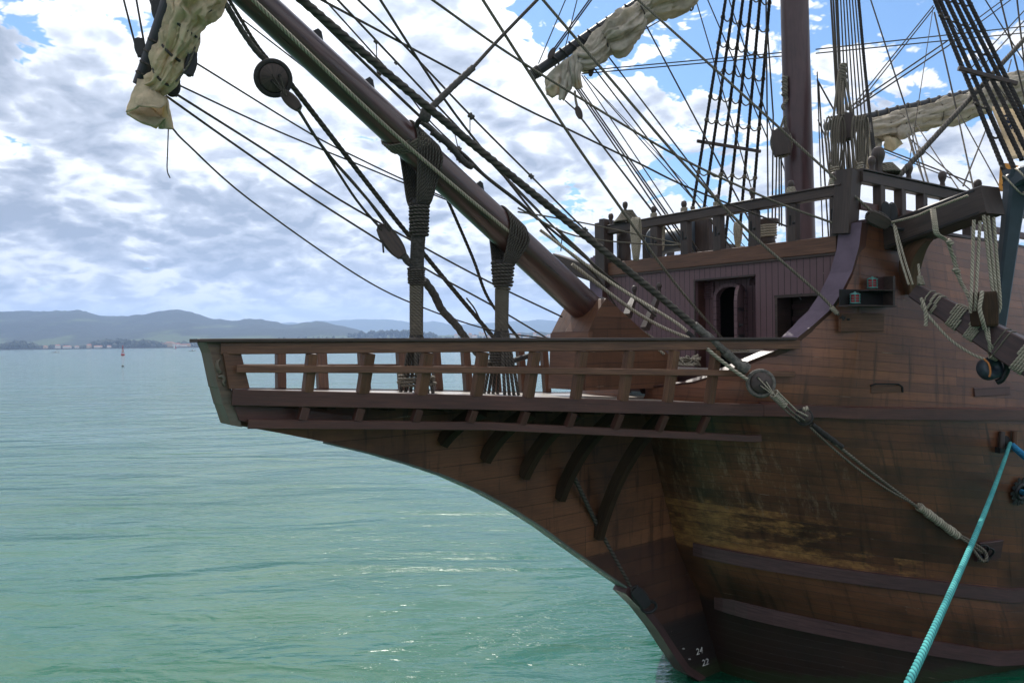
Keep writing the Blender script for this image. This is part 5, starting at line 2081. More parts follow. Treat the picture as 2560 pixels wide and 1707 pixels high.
# a lighter line beside it, spliced black at the rail
r = empty('spliced_line', at(1760, 880, 12.1), 'pale thin line with a black spliced length lying under the thick cable at the rail', 'rope')
m = MB()
m.tube(smooth_path([at(*p) for p in [(1350, 575, 12.9), (1530, 708, 13.0), (1680, 800, 12.55), (1722, 832, 12.3)]], 6), .026, 8)
m.build('upper_length', 'pale_rope', r)
m = MB()
m.tube(line(at(1718, 830, 12.3), at(1768, 872, 12.15), 5), .036, 8)
m.build('splice', 'tarred_rope', r)
m = MB()
twisted(m, line(at(1766, 870, 12.15), at(1868, 948, 12.2), 8, .02), .030)
m.build('lower_length', 'pale_rope', r)


# ------------------------------------------------------------------ fittings on the bow
def hullframe(px, py, off=0.0):
    P, n = onhull(px, py, off)
    xd = Vector((0, 0, 1)).cross(n).normalized()   # along the hull, to the right in the picture
    if xd.x < 0:
        xd = -xd
    yd = n.cross(xd).normalized()
    if yd.z < 0:
        yd = -yd
    return P, n, xd, yd


def plate(name, px, py, w, h, d, mat, bevel=.008, parent=SHIP, dx=0):
    P, n, xd, yd = hullframe(px, py)
    m = MB()
    m.beam([P - xd * w / 2 + n * (d / 2 - .02), P + xd * w / 2 + n * (d / 2 - .02)], d + .04, h, up=yd, ch=bevel)
    return m.build(name, mat, parent), P, n, xd, yd


# long patched planks and a slot with a sliding board
plate('doubling_plank', 2155, 806, .92, .30, .018, 'rail_wood')
plate('rail_end_block', 1972, 862, .30, .16, .05, 'rail_wood')
o, P, n, xd, yd = plate('slot', 2215, 973, .62, .12, .006, 'rail_wood')
m = MB()
m.beam([P - xd * .33 + n * .008 + yd * .07, P - xd * .22 + n * .008 + yd * .10, P + xd * .24 + n * .008 + yd * .085, P + xd * .33 + n * .008 + yd * .03, P + xd * .34 + n * .008 - yd * .06], .02, .03, up=n)
m.build('slot_edge', 'black_hole', o)
plate('doubling_plank', 2480, 978, 1.0, .16, .014, 'side_planks')
plate('ring_plate', 2470, 1374, .58, .36, .05, 'wale_wood')
C, n, xd, yd = hullframe(2452, 1372, .10)
for k, (dx, dy) in enumerate(((-.06, 0), (.08, -.07))):
    MB().tube([C + xd * (dx + .10 * math.cos(a)) + yd * (dy + .13 * math.sin(a)) + n * (.03 * math.sin(2 * a)) for a in [2 * math.pi * i / 20 for i in range(20)]], .022, 8, closed=True).build('iron_ring', 'black_iron', SHIP)
# eye where the long brace ends
C, n, xd, yd = hullframe(2112, 799, .05)
MB().tube([C + xd * (.05 * math.cos(a)) + n * (.05 * math.sin(a)) for a in [2 * math.pi * i / 14 for i in range(14)]], .022, 7, closed=True).build('eye_bolt', 'black_iron', SHIP)
knot(2106, 794, 12.75, 13, 'tarred_rope', ax=(.7, 0, -.5))
helix(MB(), at(2078, 768, 12.8), at(2094, 784, 12.75), .035, .03, .009).build('seizing', 'pale_rope', SHIP)

# fairlead for the mooring ropes
P, n, xd, yd = hullframe(2512, 1105)
m = MB()
m.beam([P - xd * .26 - yd * .12 + n * .03, P + xd * .26 - yd * .12 + n * .03], .14, .10, up=yd, ch=.02)
fl = m.build('fairlead', 'black_iron', SHIP)
m = MB()
m.tube([P - xd * .17 - yd * .12 + n * .06, P - xd * .18 + yd * .10 + n * .06, P - xd * .14 + yd * .20 + n * .04], .05, 10)
m.build('roller', 'dark_timber', fl)
m = MB()
m.tube([P + xd * .17 - yd * .10 + n * .06, P + xd * .18 + yd * .20 + n * .06], .05, 10)
m.build('roller', 'rail_wood', fl)
m = MB()
m.lathe(P + n * .012, n, [(0, 0), (.12, 0), (.12, .01), (0, .012)], 20)
m.build('hawse_opening', 'black_hole', fl)
ML0 = P + n * .10

# petal collar round the hawse hole
P, n, xd, yd = hullframe(2546, 1227)
r = empty('hawse_collar', P, 'black petal shaped collar round the hawse hole under the blue rope', 'collar')
m = MB()
ring = [P + n * .05 + (xd * math.cos(a) + yd * math.sin(a)) * .125 for a in [2 * math.pi * i / 24 for i in range(24)]]
m.tube(ring, .04, 8, closed=True)
m.build('rim', 'black_iron', r)
q = random.Random(5)
for i in range(14):
    a = 2 * math.pi * i / 14 + .1 * q.random()
    rd = xd * math.cos(a) + yd * math.sin(a)
    td = -xd * math.sin(a) + yd * math.cos(a)
    l = .25 + .04 * q.random()
    m = MB()
    m.prism([P + n * .045 + rd * .13 - td * .03, P + n * .045 + rd * .2 - td * .05, P + n * .035 + rd * l - td * .02, P + n * .035 + rd * l + td * .02, P + n * .045 + rd * .2 + td * .04, P + n * .045 + rd * .13 + td * .03], n * .012)
    m.build('petal', 'black_iron', r)
HW = P + n * .05
MB().lathe(P + n * .014, n, [(0, 0), (.10, 0), (.10, .006), (0, .008)], 18).build('hole', 'black_hole', r)

# mooring ropes to the quay
tw = MB()
q0, q1 = ML0, at(2265, 1720, 5.6)
twisted(tw, line(q0, q1, 30, .12), .030, pitch=.22, k=3, n=18, spp=12, depth=.12)
o = tw.build('mooring_rope', 'teal_rope', origin=q0, label='taut bright teal mooring rope crossing the dark hull down towards the quay', cat='mooring rope')
tw = MB()
twisted(tw, line(ML0 + Vector((.04, 0, -.05)), at(2640, 1195, 11.4), 10, .03), .055, pitch=.3)
tw.build('mooring_rope', 'blue_rope', label='thick blue mooring rope leaving the fairlead to the right', cat='mooring rope')
tw = MB()
twisted(tw, line(HW, at(2640, 1240, 12.2), 8, .02), .05, pitch=.25)
tw.build('mooring_rope', 'blue_rope', label='short blue rope coming out of the petal collared hawse hole', cat='mooring rope')


# ---- lantern shelf with two port lanterns
P, n, xd, yd = hullframe(2168, 742)
sh = empty('lantern_shelf', P, 'dark two step wooden bracket on the bow holding the port lanterns', 'shelf')
def px2(px, py):
    """photo pixel to shelf plane coordinates"""
    d = raydir(px, py)
    t = (P - EYE).dot(n) / d.dot(n)
    Q = EYE + d * t - P
    return Q.dot(xd), Q.dot(yd)
def shbox(x0, y0, x1, y1, d0, d1, nm, mat='dark_timber'):
    a, b = px2(x0, y0), px2(x1, y1)
    m = MB()
    cy = (a[1] + b[1]) / 2
    m.beam([P + xd * a[0] + yd * cy + n * (d0 + d1) / 2, P + xd * b[0] + yd * cy + n * (d0 + d1) / 2], abs(d1 - d0), abs(a[1] - b[1]), up=yd, ch=.004)
    return m.build(nm, mat, sh)
shbox(2096, 763, 2212, 768, -.02, .24, 'lower_board')
shbox(2146, 725, 2212, 729, -.02, .22, 'upper_board')
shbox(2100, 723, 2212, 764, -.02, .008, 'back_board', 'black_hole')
shbox(2207, 692, 2212, 764, -.02, .20, 'end_board')
shbox(2192, 692, 2207, 724, -.02, .02, 'back_board', 'wale_wood')


def lantern(px, py, w, h, lab):
    a = px2(px, py)
    B = P + xd * a[0] + yd * a[1] + n * .11
    B.z += 0
    r = empty('port_lantern', B, lab, 'lantern', 'port lanterns on the bow')
    R_ = w / 2
    z = Vector((0, 0, 1))
    MB().lathe(B, z, [(0, 0), (R_ * 1.05, 0), (R_ * 1.05, h * .10), (R_ * .85, h * .14), (0, h * .14)], 16).build('base', 'lantern_copper', r)
    MB().lathe(B, z, [(R_ * .78, h * .13), (R_ * .84, h * .3), (R_ * .84, h * .65), (R_ * .78, h * .82)], 20).build('lens', 'red_lens', r)
    MB().lathe(B, z, [(R_ * 1.05, h * .82), (R_ * 1.05, h * .88), (R_ * .6, h * .97), (R_ * .25, h * 1.0), (R_ * .2, h * 1.08), (0, h * 1.1)], 16).build('cap', 'lantern_copper', r)
    m = MB()
    for i in range(6):
        an = 2 * math.pi * i / 6 + .3
        c = (xd * math.cos(an) + n * math.sin(an)) * R_ * .98
        m = MB()
        m.tube([B + c + z * h * .1, B + c + z * h * .85], .007, 6)
        m.build('guard_rod', 'lantern_copper', r)
    for zz in (.36, .58):
        m = MB()
        m.tube([B + z * h * zz + (xd * math.cos(t) + n * math.sin(t)) * R_ * .99 for t in [2 * math.pi * i / 18 for i in range(18)]], .005, 5, closed=True)
        m.build('guard_ring', 'lantern_copper', r)
lantern(2167, 722, .16, .18, 'upper red glass lantern with green copper frame on the bow shelf')
lantern(2124, 760, .16, .18, 'lower left red glass lantern with green copper frame on the bow shelf')

# ---- cathead on the port bow
c0 = at(2238, 590, 13.25)
c1 = at(2482, 500, 11.75)
c0b = c0 + (c0 - c1).normalized() * .25
axc = (c1 - c0).normalized()
m = MB()
m.beam([c0b, c1], .48, .46, up=Vector((0, 0, 1)), ch=.02, scale=[1.0, .94])
CH = m.build('cathead', 'dark_timber', SHIP)
m = MB()
sd = axc.cross(Vector((0, 0, 1))).normalized()
uc = sd.cross(axc)
for q in (-1, 1):
    m = MB()
    m.beam([c0 + sd * q * .238 + uc * .19, c1 - axc * .1 + sd * q * .228 + uc * .17], .012, .02, up=uc)
    m.build('edge_bead', 'black_iron', CH)
    m = MB()
    m.beam([c0 + sd * q * .238 - uc * .19, c1 - axc * .1 + sd * q * .228 - uc * .17], .012, .02, up=uc)
    m.build('edge_bead', 'black_iron', CH)
# knee below it
pts = []
h0, nn = onhull(2270, 735, 0.0)
k1 = c0.lerp(c1, .34) - uc * .2
for i in range(13):
    t = i / 12
    a = h0 + nn * .05
    ctrl = h0.lerp(c0, .72) + nn * .10
    pts.append(a * (1 - t) ** 2 + ctrl * 2 * t * (1 - t) + k1 * t * t)
m = MB()
m.beam(pts, .22, .22, up=lambda i: (Vector((0, 0, 1)) - nn * 1.0).normalized(), scale=[.7 + .5 * math.sin(math.pi * i / 12) for i in range(13)], ch=.015)
m.build('cathead_knee', 'rail_wood', SHIP)
# ring bolt with hook on the cathead's root
C = at(2268, 583, 12.95)
MB().tube([C + RT * (.09 * math.cos(a) + .02) + UP * (.05 * math.sin(a) - .02 * math.cos(a)) for a in [2 * math.pi * i / 18 for i in range(18)]], .022, 7, closed=True).build('ring_bolt', 'black_iron', CH)
MB().tube(smooth_path([at(2222, 560, 12.9), at(2240, 572, 12.85), at(2262, 574, 12.85), at(2282, 588, 12.8), at(2276, 598, 12.8)], 5), .028, 7).build('hook', 'black_iron', CH)

# blocks at the corner
block(2170, 536, 2220, 562, 12.75, 32, label='flat dark block where the brace comes down by the corner post', group=BG)
block(2213, 508, 2216, 555, 13.0, 20, mat='black_iron', label='black narrow block left of a twin, beside the corner post of the rail', group=BG, strop='tarred_rope')
block(2229, 510, 2234, 556, 13.0, 20, mat='black_iron', label='black narrow block right of its twin, nearer the cathead', group=BG, strop='tarred_rope')

# rope along the cathead with a turn round it and a tail to the anchor tackle
r = empty('cathead_strop', at(2330, 540, 12.2), 'pale rope turned round the cathead and knotted below it', 'rope')
m = MB()
twisted(m, smooth_path([at(2228, 556, 12.7), at(2290, 540, 12.3), at(2330, 523, 12.0), at(2420, 489, 11.5)], 8), .020)
m.build('upper_lead', 'pale_rope', r)
for k in range(3):
    m = MB()
    o_ = k * 4.5
    twisted(m, smooth_path([at(2328 + o_, 524, 11.9), at(2332 + o_, 555, 11.75), at(2337 + o_, 583, 11.75), at(2352 + o_, 594, 11.8), at(2372, 604, 11.85)], 6), .017)
    m.build('turn', 'pale_rope', r)
m = MB()
twisted(m, smooth_path([at(2370, 604, 11.85), at(2380, 635, 11.9), at(2392, 672, 12.0), at(2402, 705, 12.0), at(2424, 745, 11.9), at(2427, 775, 11.9)], 8), .030)
m.build('tail', 'pale_rope', r)
m = MB()
twisted(m, smooth_path([at(2386, 640, 11.9), at(2390, 680, 11.95), at(2410, 720, 11.95), at(2424, 752, 11.9)], 8), .022)
m.build('tail', 'pale_rope', r)
knot(2374, 606, 11.8, 17, 'pale_rope', parent=r)
knot(2390, 676, 11.95, 17, 'pale_rope', parent=r)

# cat tackle: falls and the big block
CT = empty('cat_block', at(2460, 770, 11.7), 'big squarish wooden cat block with pale rope strop hanging in front of the anchor stock', 'pulley block')
B0, B1 = at(2458, 730, 11.65), at(2462, 816, 11.65)
m = MB()
m.beam([B0, B0.lerp(B1, .06), B0.lerp(B1, .5), B0.lerp(B1, .94), B1], .30, .26, up=-FW, ch=.03, scale=[.92, 1.0, 1.05, 1.0, .92])
m.build('shell', 'knee_wood', CT)
m = MB()
m.tube(smooth_path([at(2455, 728, 11.48), at(2453, 745, 11.46), at(2449, 770, 11.45), at(2456, 800, 11.46), at(2462, 822, 11.55)], 5), [.03] * 21, 8)
m.build('strop', 'pale_rope', CT)
falls = [((2435, 550), (2428, 740), 8), ((2450, 553), (2440, 735), 8), ((2459, 538), (2482, 735), 8), ((2470, 540), (2491, 740), 8), ((2484, 543), (2500, 748), 8)]
FG = 'pale falls of the cat tackle'
for k, (a, b, w) in enumerate(falls):
    m = MB()
    if k < 2:
        pts = [at(a[0], a[1], 11.6), at((a[0] + b[0]) / 2, (a[1] + b[1]) / 2, 11.6), at(b[0], b[1], 11.55), at(b[0] - 2, b[1] + 42, 11.6)]
    else:
        pts = [at(a[0], a[1], 11.6), at((a[0] + b[0]) / 2, (a[1] + b[1]) / 2, 11.6), at(b[0], b[1], 11.58), at(b[0] - 2, b[1] + 28, 11.6), at(2482, 798, 11.6)]
    twisted(m, smooth_path(pts, 8), w / 2 / FPX * 11.6)
    m.build('fall', 'pale_rope', CT)
# strop down to the anchor ring
for dx in (-4, 4):
    m = MB()
    twisted(m, smooth_path([at(2466 + dx, 818, 11.6), at(2472 + dx * .4, 850, 11.6), at(2478 - dx, 872, 11.65), at(2484, 892, 11.7)], 6), .020)
    m.build('hook_rope', 'pale_rope', CT)

# ---- the anchor, catted under the cathead
AN = empty('anchor', at(2480, 920, 11.9), 'iron anchor with blue grey shank and rope bound wooden stock at the bow', 'anchor')
m = MB()
top, botm = at(2545, 425, 11.85), at(2487, 880, 12.25)
m.beam([top, top.lerp(botm, .10), top.lerp(botm, .30), botm], .26, .20, up=-FW, ch=.035, scale=[1.35, 1.12, .95, .72])
m.build('shank', 'steel_blue', AN)
m = MB()
pts = smooth_path([at(2530, 455, 11.85), at(2565, 435, 11.7), at(2620, 445, 11.5), at(2680, 500, 11.3)], 6)
m.beam(pts, .20, .24, up=UP, ch=.03)
m.build('arm', 'steel_blue', AN)
helix(MB(), at(2520, 470, 11.8), at(2585, 436, 11.6), .19, .20, .013, turns=2).build('rope_turn', 'pale_rope', AN)
S0, S1 = at(2286, 727, 12.55), at(2600, 912, 11.4)
ax_ = (S1 - S0).normalized()
m = MB()
m.beam([S0, S0.lerp(S1, .4), S0.lerp(S1, .8), S1], .24, .25, up=Vector((0, 0, 1)), ch=.018, scale=[.92, 1.35, 1.75, 1.8])
ST = m.build('stock', 'wale_wood', AN)
su = Vector((0, 0, 1)) - ax_ * ax_.z
su.normalize()
ss_ = ax_.cross(su)
def stock_band(t0, t1, mat, rope_r, turns, nm):
    m = MB()
    pts = []
    N = turns * 24
    for i in range(N + 1):
        k = i / N
        t = lerp(t0, t1, k)
        c = S0.lerp(S1, t)
        sc = interp(t, [0, .4, .8, 1], [.92, 1.35, 1.75, 1.8])
        a = 2 * math.pi * i / 24
        # rounded square path
        ca, sa = math.cos(a), math.sin(a)
        mx = max(abs(ca), abs(sa))
        rr = (1 / mx) * .88 + .12
        rr = min(rr, 1.32)
        pts.append(c + ss_ * ca * rr * (.12 * sc + rope_r) + su * sa * rr * (.125 * sc + rope_r))
    m.tube(pts, rope_r, 6)
    m.build(nm, mat, ST)
stock_band(.115, .122, 'pale_rope', .012, 1, 'rope_turn')
stock_band(.155, .175, 'pale_rope', .012, 2, 'rope_turn')
stock_band(.19, .215, 'pale_rope', .012, 2, 'rope_turn')
stock_band(.33, .42, 'pale_rope', .016, 5, 'rope_band')
stock_band(.485, .56, 'pale_rope', .016, 5, 'rope_band')
stock_band(.70, .702, 'grey_rope', .011, 1, 'rope_turn')
stock_band(.735, .737, 'grey_rope', .011, 1, 'rope_turn')
stock_band(.86, .95, 'pale_rope', .018, 5, 'rope_band')
C = at(2478, 920, 11.85)
m = MB()
nd = Vector((.10, -.96, .25)).normalized()
m.lathe(C - nd * .12, nd, [(0, 0), (.16, 0), (.17, .02), (.17, .17), (.15, .19), (.05, .20), (.05, .17), (0, .17)], 26)
m.build('shackle_boss', 'steel_blue', AN)
m = MB()
m.tube(smooth_path([at(2492, 893, 11.75), at(2512, 900, 11.7), at(2518, 922, 11.75), at(2505, 948, 11.8), at(2492, 955, 11.85)], 6), .045, 10)
m.build('ring', 'black_iron', AN)
helix(MB(), at(2474, 886, 11.7), at(2494, 894, 11.7), .05, .05, .013).build('ring_seizing', 'pale_rope', AN)
# thin ropes at the stock's inner end
r = empty('stock_lashing', at(2290, 720, 12.4), 'thin pale ropes tied to the inner end of the anchor stock with a hanging tail', 'rope')
for pts_, w in (([(2234, 560, 12.7), (2250, 640, 12.5), (2272, 712, 12.35)], 6), ([(2238, 565, 12.7), (2262, 650, 12.5), (2282, 712, 12.35)], 6), ([(2296, 660, 12.4), (2299, 690, 12.35), (2304, 712, 12.3)], 6),
               ([(2302, 745, 12.2), (2312, 770, 12.15), (2315, 795, 12.15), (2314, 815, 12.15)], 9), ([(2304, 765, 12.2), (2330, 800, 12.1), (2375, 848, 12.0), (2425, 882, 11.85), (2462, 898, 11.7)], 7)):
    m = MB()
    m.tube(smooth_path([at(*p) for p in pts_], 6), w / 2 / FPX * 12, 7)
    m.build('length', 'pale_rope', r)
helix(MB(), at(2299, 690, 12.33), at(2303, 712, 12.3), .032, .05, .010).build('hitch', 'pale_rope', r)
m = MB()
m.tube(smooth_path([at(2460, 897, 11.7), at(2472, 910, 11.62), at(2476, 930, 11.62), at(2473, 942, 11.62)], 5), .014, 6)
m.build('orange_tail', 'orange_string', r)


# ------------------------------------------------------------------ yards and furled sails
def yard(pts, w0, w1, label, mat='yard_wood', wraps=0, wrapm='lash_rope'):
    P = [at(*p) for p in pts]
    r = empty('yard', P[0], label, 'yard', 'yards')
    Y = [p[2] for p in pts]
    L = smooth_path(P, 6)
    R0, R1 = w0 / 2 / FPX * Y[0], w1 / 2 / FPX * Y[-1]
    MB().tube(L, [lerp(R0, R1, i / (len(L) - 1)) for i in range(len(L))], 16).build('spar', mat, r)
    return r


def furled(pts, label, mat, seed, fold=.16, sq=1.0, ties=(), n=84, wrap_mat='lash_rope', k=9):
    """furled sail: a creased roll of cloth; pts (x, y, Y, width in photo px)"""
    P = [at(x, y, Y) for x, y, Y, w in pts]
    Rr = [w / 2 / FPX * Y for x, y, Y, w in pts]
    L = smooth_path(P, 18)
    N = len(L)
    rads = []
    for i in range(N):
        t = i / (N - 1) * (len(pts) - 1)
        a = min(int(t), len(pts) - 2)
        u = t - a
        u = u * u * (3 - 2 * u)
        rads.append(lerp(Rr[a], Rr[a + 1], u))
    acc = [0]
    for i in range(1, N):
        acc.append(acc[-1] + (L[i] - L[i - 1]).length)
    mean = sum(rads) / N
    def sect(i):
        out = []
        for j in range(n):
            t = 2 * math.pi * j / n
            s = acc[i] / mean
            c_, s_ = math.cos(t), math.sin(t)
            w = 1.06 - fold * 2.0 * abs(noise.noise(Vector((c_ * 1.5, s_ * 1.5 + seed, s * .32))))
            w += fold * .7 * noise.noise(Vector((c_ * 3.0, s_ * 3.0, s * .45 + seed * 3)))
            # sharp creases running obliquely along the roll
            cr = abs(noise.noise(Vector((c_ * 3.6 + s * .35, s_ * 3.6 - s * .15, s * .30 + seed * 2))))
            w += fold * (.80 - 3.0 * max(0, .26 - cr))
            cr = abs(noise.noise(Vector((c_ * 8 - s * .6, s_ * 8 + s * .3, s * .45 + seed * 5))))
            w += fold * (-1.5 * max(0, .20 - cr))
            w += fold * .35 * math.sin(k * t + 2.2 * math.sin(s * .7 + seed) + s * .35)
            rr = rads[i] * w
            out.append((rr * math.cos(t), rr * math.sin(t) * sq))
        return out
    mb = MB()
    mb.sweep(L, sect, up=Vector((0.02, -.1, 1)), smooth=True)
    r = empty('furled_sail', P[0], label, 'furled sail', 'furled sails')
    mb.build('roll', mat, r)
    for t in ties:
        i = int(t * (N - 1))
        tn = (L[min(i + 1, N - 1)] - L[max(i - 1, 0)]).normalized()
        s = tn.cross(Vector((0.02, -.1, 1))).normalized()
        u = s.cross(tn)
        m = MB()
        tilt = .25
        m.tube([L[i] + s * rads[i] * 1.02 * math.cos(a) + u * rads[i] * sq * 1.02 * math.sin(a) + tn * tilt * rads[i] * math.sin(a) for a in [2 * math.pi * q / 20 for q in range(20)]], .016, 6, closed=True)
        m.build('gasket', wrap_mat, r)
    return r


def flap(name, grid, mat, parent, thick=.012, wav=.0, seed=0):
    """loose cloth: grid of photo points (x, y, Y), given thickness"""
    G = [[at(*c) for c in row] for row in grid]
    rows = [smooth_path(rw, 6) for rw in G]
    cols = len(rows[0])
    S = [smooth_path([rw[c] for rw in rows], 6) for c in range(cols)]
    nr = len(S[0])
    V = []
    for c in range(cols):
        for i in range(nr):
            p = S[c][i]
            V.append(p + FW * wav * (noise.noise(Vector((c * .35, i * .22, seed))) + .5 * noise.noise(Vector((c * .8, i * .5, seed + 4)))))
    F = [(c * nr + i, (c + 1) * nr + i, (c + 1) * nr + i + 1, c * nr + i + 1) for c in range(cols - 1) for i in range(nr - 1)]
    m = MB()
    m.add(V, F, None, True)
    o = m.build(name, mat, parent)
    sm = o.modifiers.new('thickness', 'SOLIDIFY')
    sm.thickness = thick
    return o


# spritsail yard end, top left
yard([(350, 214, 8.85), (390, 104, 8.75), (425, 4, 8.65), (455, -90, 8.6)], 36, 46, 'dark spritsail yard at the top left with canvas lashed along it')
sp = furled([(378, 214, 8.6, 46), (398, 204, 8.58, 48), (412, 186, 8.55, 56), (424, 152, 8.52, 66), (434, 132, 8.5, 58), (449, 102, 8.48, 78), (462, 66, 8.46, 76), (476, 34, 8.45, 92), (492, 0, 8.42, 96), (512, -50, 8.4, 100)],
            'cream spritsail furled in lumps with its open end flaring at the top left', 'sail_cream', 2, fold=.36, ties=(.20, .44, .66), k=7)
flap('clew_flap', [[(346, 198, 8.75), (378, 204, 8.6), (400, 222, 8.7)], [(330, 240, 8.7), (372, 242, 8.45), (414, 260, 8.6)], [(316, 282, 8.75), (350, 268, 8.4), (398, 272, 8.4)]], 'sail_cream', sp, .014, .05, 3)
flap('clew_flap', [[(346, 200, 8.95), (385, 212, 9.0), (402, 228, 8.85)], [(328, 242, 9.0), (385, 262, 9.1), (420, 278, 8.85)], [(315, 286, 8.9), (352, 308, 9.05), (392, 322, 9.0), ][:3], ], 'sail_cream', sp, .014, .04, 5)
flap('clew_flap', [[(318, 284, 8.8), (345, 300, 8.6), (390, 318, 8.65)], [(330, 268, 8.85), (360, 285, 8.7), (415, 295, 8.7)], [(345, 262, 9.0), (380, 270, 9.0), (431, 318, 8.85)]], 'sail_cream', sp, .014, .03, 8)
flap('clew_flap', [[(402, 226, 8.75), (412, 240, 8.7), (418, 250, 8.72)], [(410, 262, 8.7), (420, 280, 8.7), (424, 285, 8.75)], [(396, 322, 8.75), (420, 324, 8.75), (432, 322, 8.85)]], 'sail_cream', sp, .014, .02, 9)
# robands binding sail to spar
for k, (x, y) in enumerate(((371, 158), (381, 130), (391, 102), (401, 74), (412, 42), (421, 14), (361, 184))):
    m = MB()
    c = at(x, y, 8.72)
    m.tube([c + RT * (.093 * math.cos(a)) + UP * (.03 * math.sin(a) - .036 * math.cos(a)) + FW * (.095 * math.sin(a) + .03) for a in [2 * math.pi * i / 20 for i in range(20)]], .014, 6, closed=True)
    m.build('roband', 'lash_rope', sp)
for a, b, w in (((308, -5, 8.8), (338, 112, 8.8), 5), ((340, -5, 8.8), (362, 118, 8.8), 5), ((355, 145, 8.8), (357, 205, 8.8), 4), ((373, -5, 8.7), (386, 32, 8.7), 5), ((401, -5, 8.7), (410, 40, 8.7), 5)):
    rope([a, b], w, 'tarred_rope')
block(346, 98, 355, 142, 8.8, 22, mat='black_iron', label='black block hanging on two lines at the left of the spritsail yard', group=BG, boxy=True)
block(390, 3, 402, 58, 8.7, 26, mat='black_iron', label='black block near the top edge above the spritsail yard', group=BG, boxy=True)
block(482, 132, 472, 188, 8.5, 24, mat='black_iron', label='dark block under the cream sail where the uppermost line starts', group=BG, boxy=True)
block(428, 238, 436, 198, 8.8, 30, mat='black_iron', label='dark block by the tied end of the cream spritsail', group=BG, boxy=True)
rope([(488, 118, 8.45), (470, 165, 8.45), (440, 205, 8.5)], 5, 'grey_rope')
rope([(552, 12, 8.6), (535, 22, 8.5), (515, 32, 8.35)], 5, 'tarred_rope')
for y in (8, 16):
    knot(560, y, 9.3, 16, 'grey_rope', ax=(1, 0, .5))

# fore yard, top middle
YD = 18.2
yard([(1330, 188, YD), (1400, 140, YD), (1500, 72, YD), (1640, -18, YD)], 24, 30, 'dark fore yard slanting down to the left above the bow rail')
fs_ = furled([(1448, 128, YD - .2, 40), (1466, 148, YD - .25, 62), (1490, 130, YD - .25, 56), (1512, 106, YD - .25, 54), (1540, 92, YD - .3, 78), (1570, 66, YD - .3, 76), (1598, 40, YD - .25, 46), (1624, 22, YD - .25, 48), (1655, 5, YD - .3, 72), (1700, -22, YD - .3, 80), (1740, -60, YD - .3, 60)],
            'grey cream fore course furled under the slanting yard in the middle of the sky', 'sail_grey', 6, fold=.32, ties=(.30, .62), k=8)
flap('hanging_bunt', [[(1362, 192, YD - .1), (1400, 160, YD - .25), (1440, 128, YD - .2)], [(1364, 222, YD - .1), (1396, 200, YD - .3), (1432, 178, YD - .2)], [(1366, 238, YD - .1), (1392, 240, YD - .2), (1428, 218, YD - .1)]], 'sail_grey', fs_, .02, .22, 3)
flap('hanging_bunt', [[(1410, 168, YD - .3), (1428, 150, YD - .35), (1448, 140, YD - .3)], [(1400, 210, YD - .35), (1418, 200, YD - .45), (1434, 190, YD - .35)], [(1396, 244, YD - .3), (1408, 252, YD - .4), (1428, 222, YD - .3)]], 'sail_grey', fs_, .02, .15, 5)
flap('hanging_bunt', [[(1422, 150, YD - .4), (1445, 128, YD - .45), (1468, 160, YD - .4)], [(1428, 186, YD - .45), (1440, 184, YD - .5), (1450, 186, YD - .45)], [(1432, 218, YD - .4), (1446, 222, YD - .45), (1456, 220, YD - .4)]], 'sail_grey', fs_, .02, .15, 7)
for k in range(11):
    t = .18 + k * .075
    x, y = lerp(1330, 1640, t), lerp(188, -18, t)
    m = MB()
    c = at(x, y, YD)
    rr = .16
    ta = (at(1640, -18, YD) - at(1330, 188, YD)).normalized()
    s = ta.cross(FW).normalized()
    m.tube([c + s * (rr * math.cos(a)) + FW * (rr * math.sin(a)) + ta * .03 * math.sin(a * 2) for a in [2 * math.pi * i / 16 for i in range(16)]], .022, 6, closed=True)
    m.build('roband', 'tarred_rope', fs_)
block(1372, 146, 1386, 122, 18.0, 12, label='small block on two lines at the left end of the fore yard', group=BG)
block(1442, 268, 1452, 296, 17.6, 14, label='small pale stropped block hanging below the fore sail bunt', group=BG, strop='grey_rope')
block(1476, 190, 1480, 165, 18.0, 11, label='small dark block tucked under the right side of the hanging fore sail', group=BG)
MB().tube([at(1437, 228, 17.7), at(1439, 250, 17.65), at(1443, 268, 17.6)], .03, 6).build('strop', 'grey_rope', SHIP)
helix(MB(), at(1330, 188, YD), at(1350, 176, YD), .115, .13, .02, turns=5).build('lashing', 'lash_rope', fs_)
for c in ((1722, 2), (1728, 14)):
    MB().tube([at(c[0], c[1], 18.6) + RT * (.05 * math.cos(a)) + UP * (.12 * math.sin(a)) for a in [2 * math.pi * i / 16 for i in range(16)]], .025, 6, closed=True).build('rope_hank', 'grey_rope', SHIP)

# main yard, right, behind the foremast rigging
YM = 24.0
yard([(2062, 318, YM), (2100, 310, YM), (2300, 265, YM), (2570, 202, YM)], 20, 26, 'long main yard behind the coils at the right with canvas hung beneath it')
ms = furled([(2150, 335, YM - .2, 50), (2200, 326, YM - .3, 52), (2240, 318, YM - .3, 56), (2272, 305, YM - .3, 50), (2310, 296, YM - .3, 52), (2360, 281, YM - .3, 58), (2410, 268, YM - .3, 58), (2460, 250, YM - .3, 62), (2520, 232, YM - .3, 70), (2580, 216, YM - .3, 72)],
            'white grey main sail furled below the long yard at the right', 'sail_grey', 9, fold=.26, ties=(.15, .26, .38, .52, .68, .85), k=10, wrap_mat='grey_rope')
flap('sail_bight', [[(2160, 345, YM - .4), (2185, 340, YM - .4), (2208, 335, YM - .3)], [(2156, 385, YM - .4), (2180, 390, YM - .5), (2202, 372, YM - .3)], [(2166, 425, YM - .4), (2182, 432, YM - .5), (2196, 420, YM - .3)]], 'sail_grey', ms, .03, .2, 2)
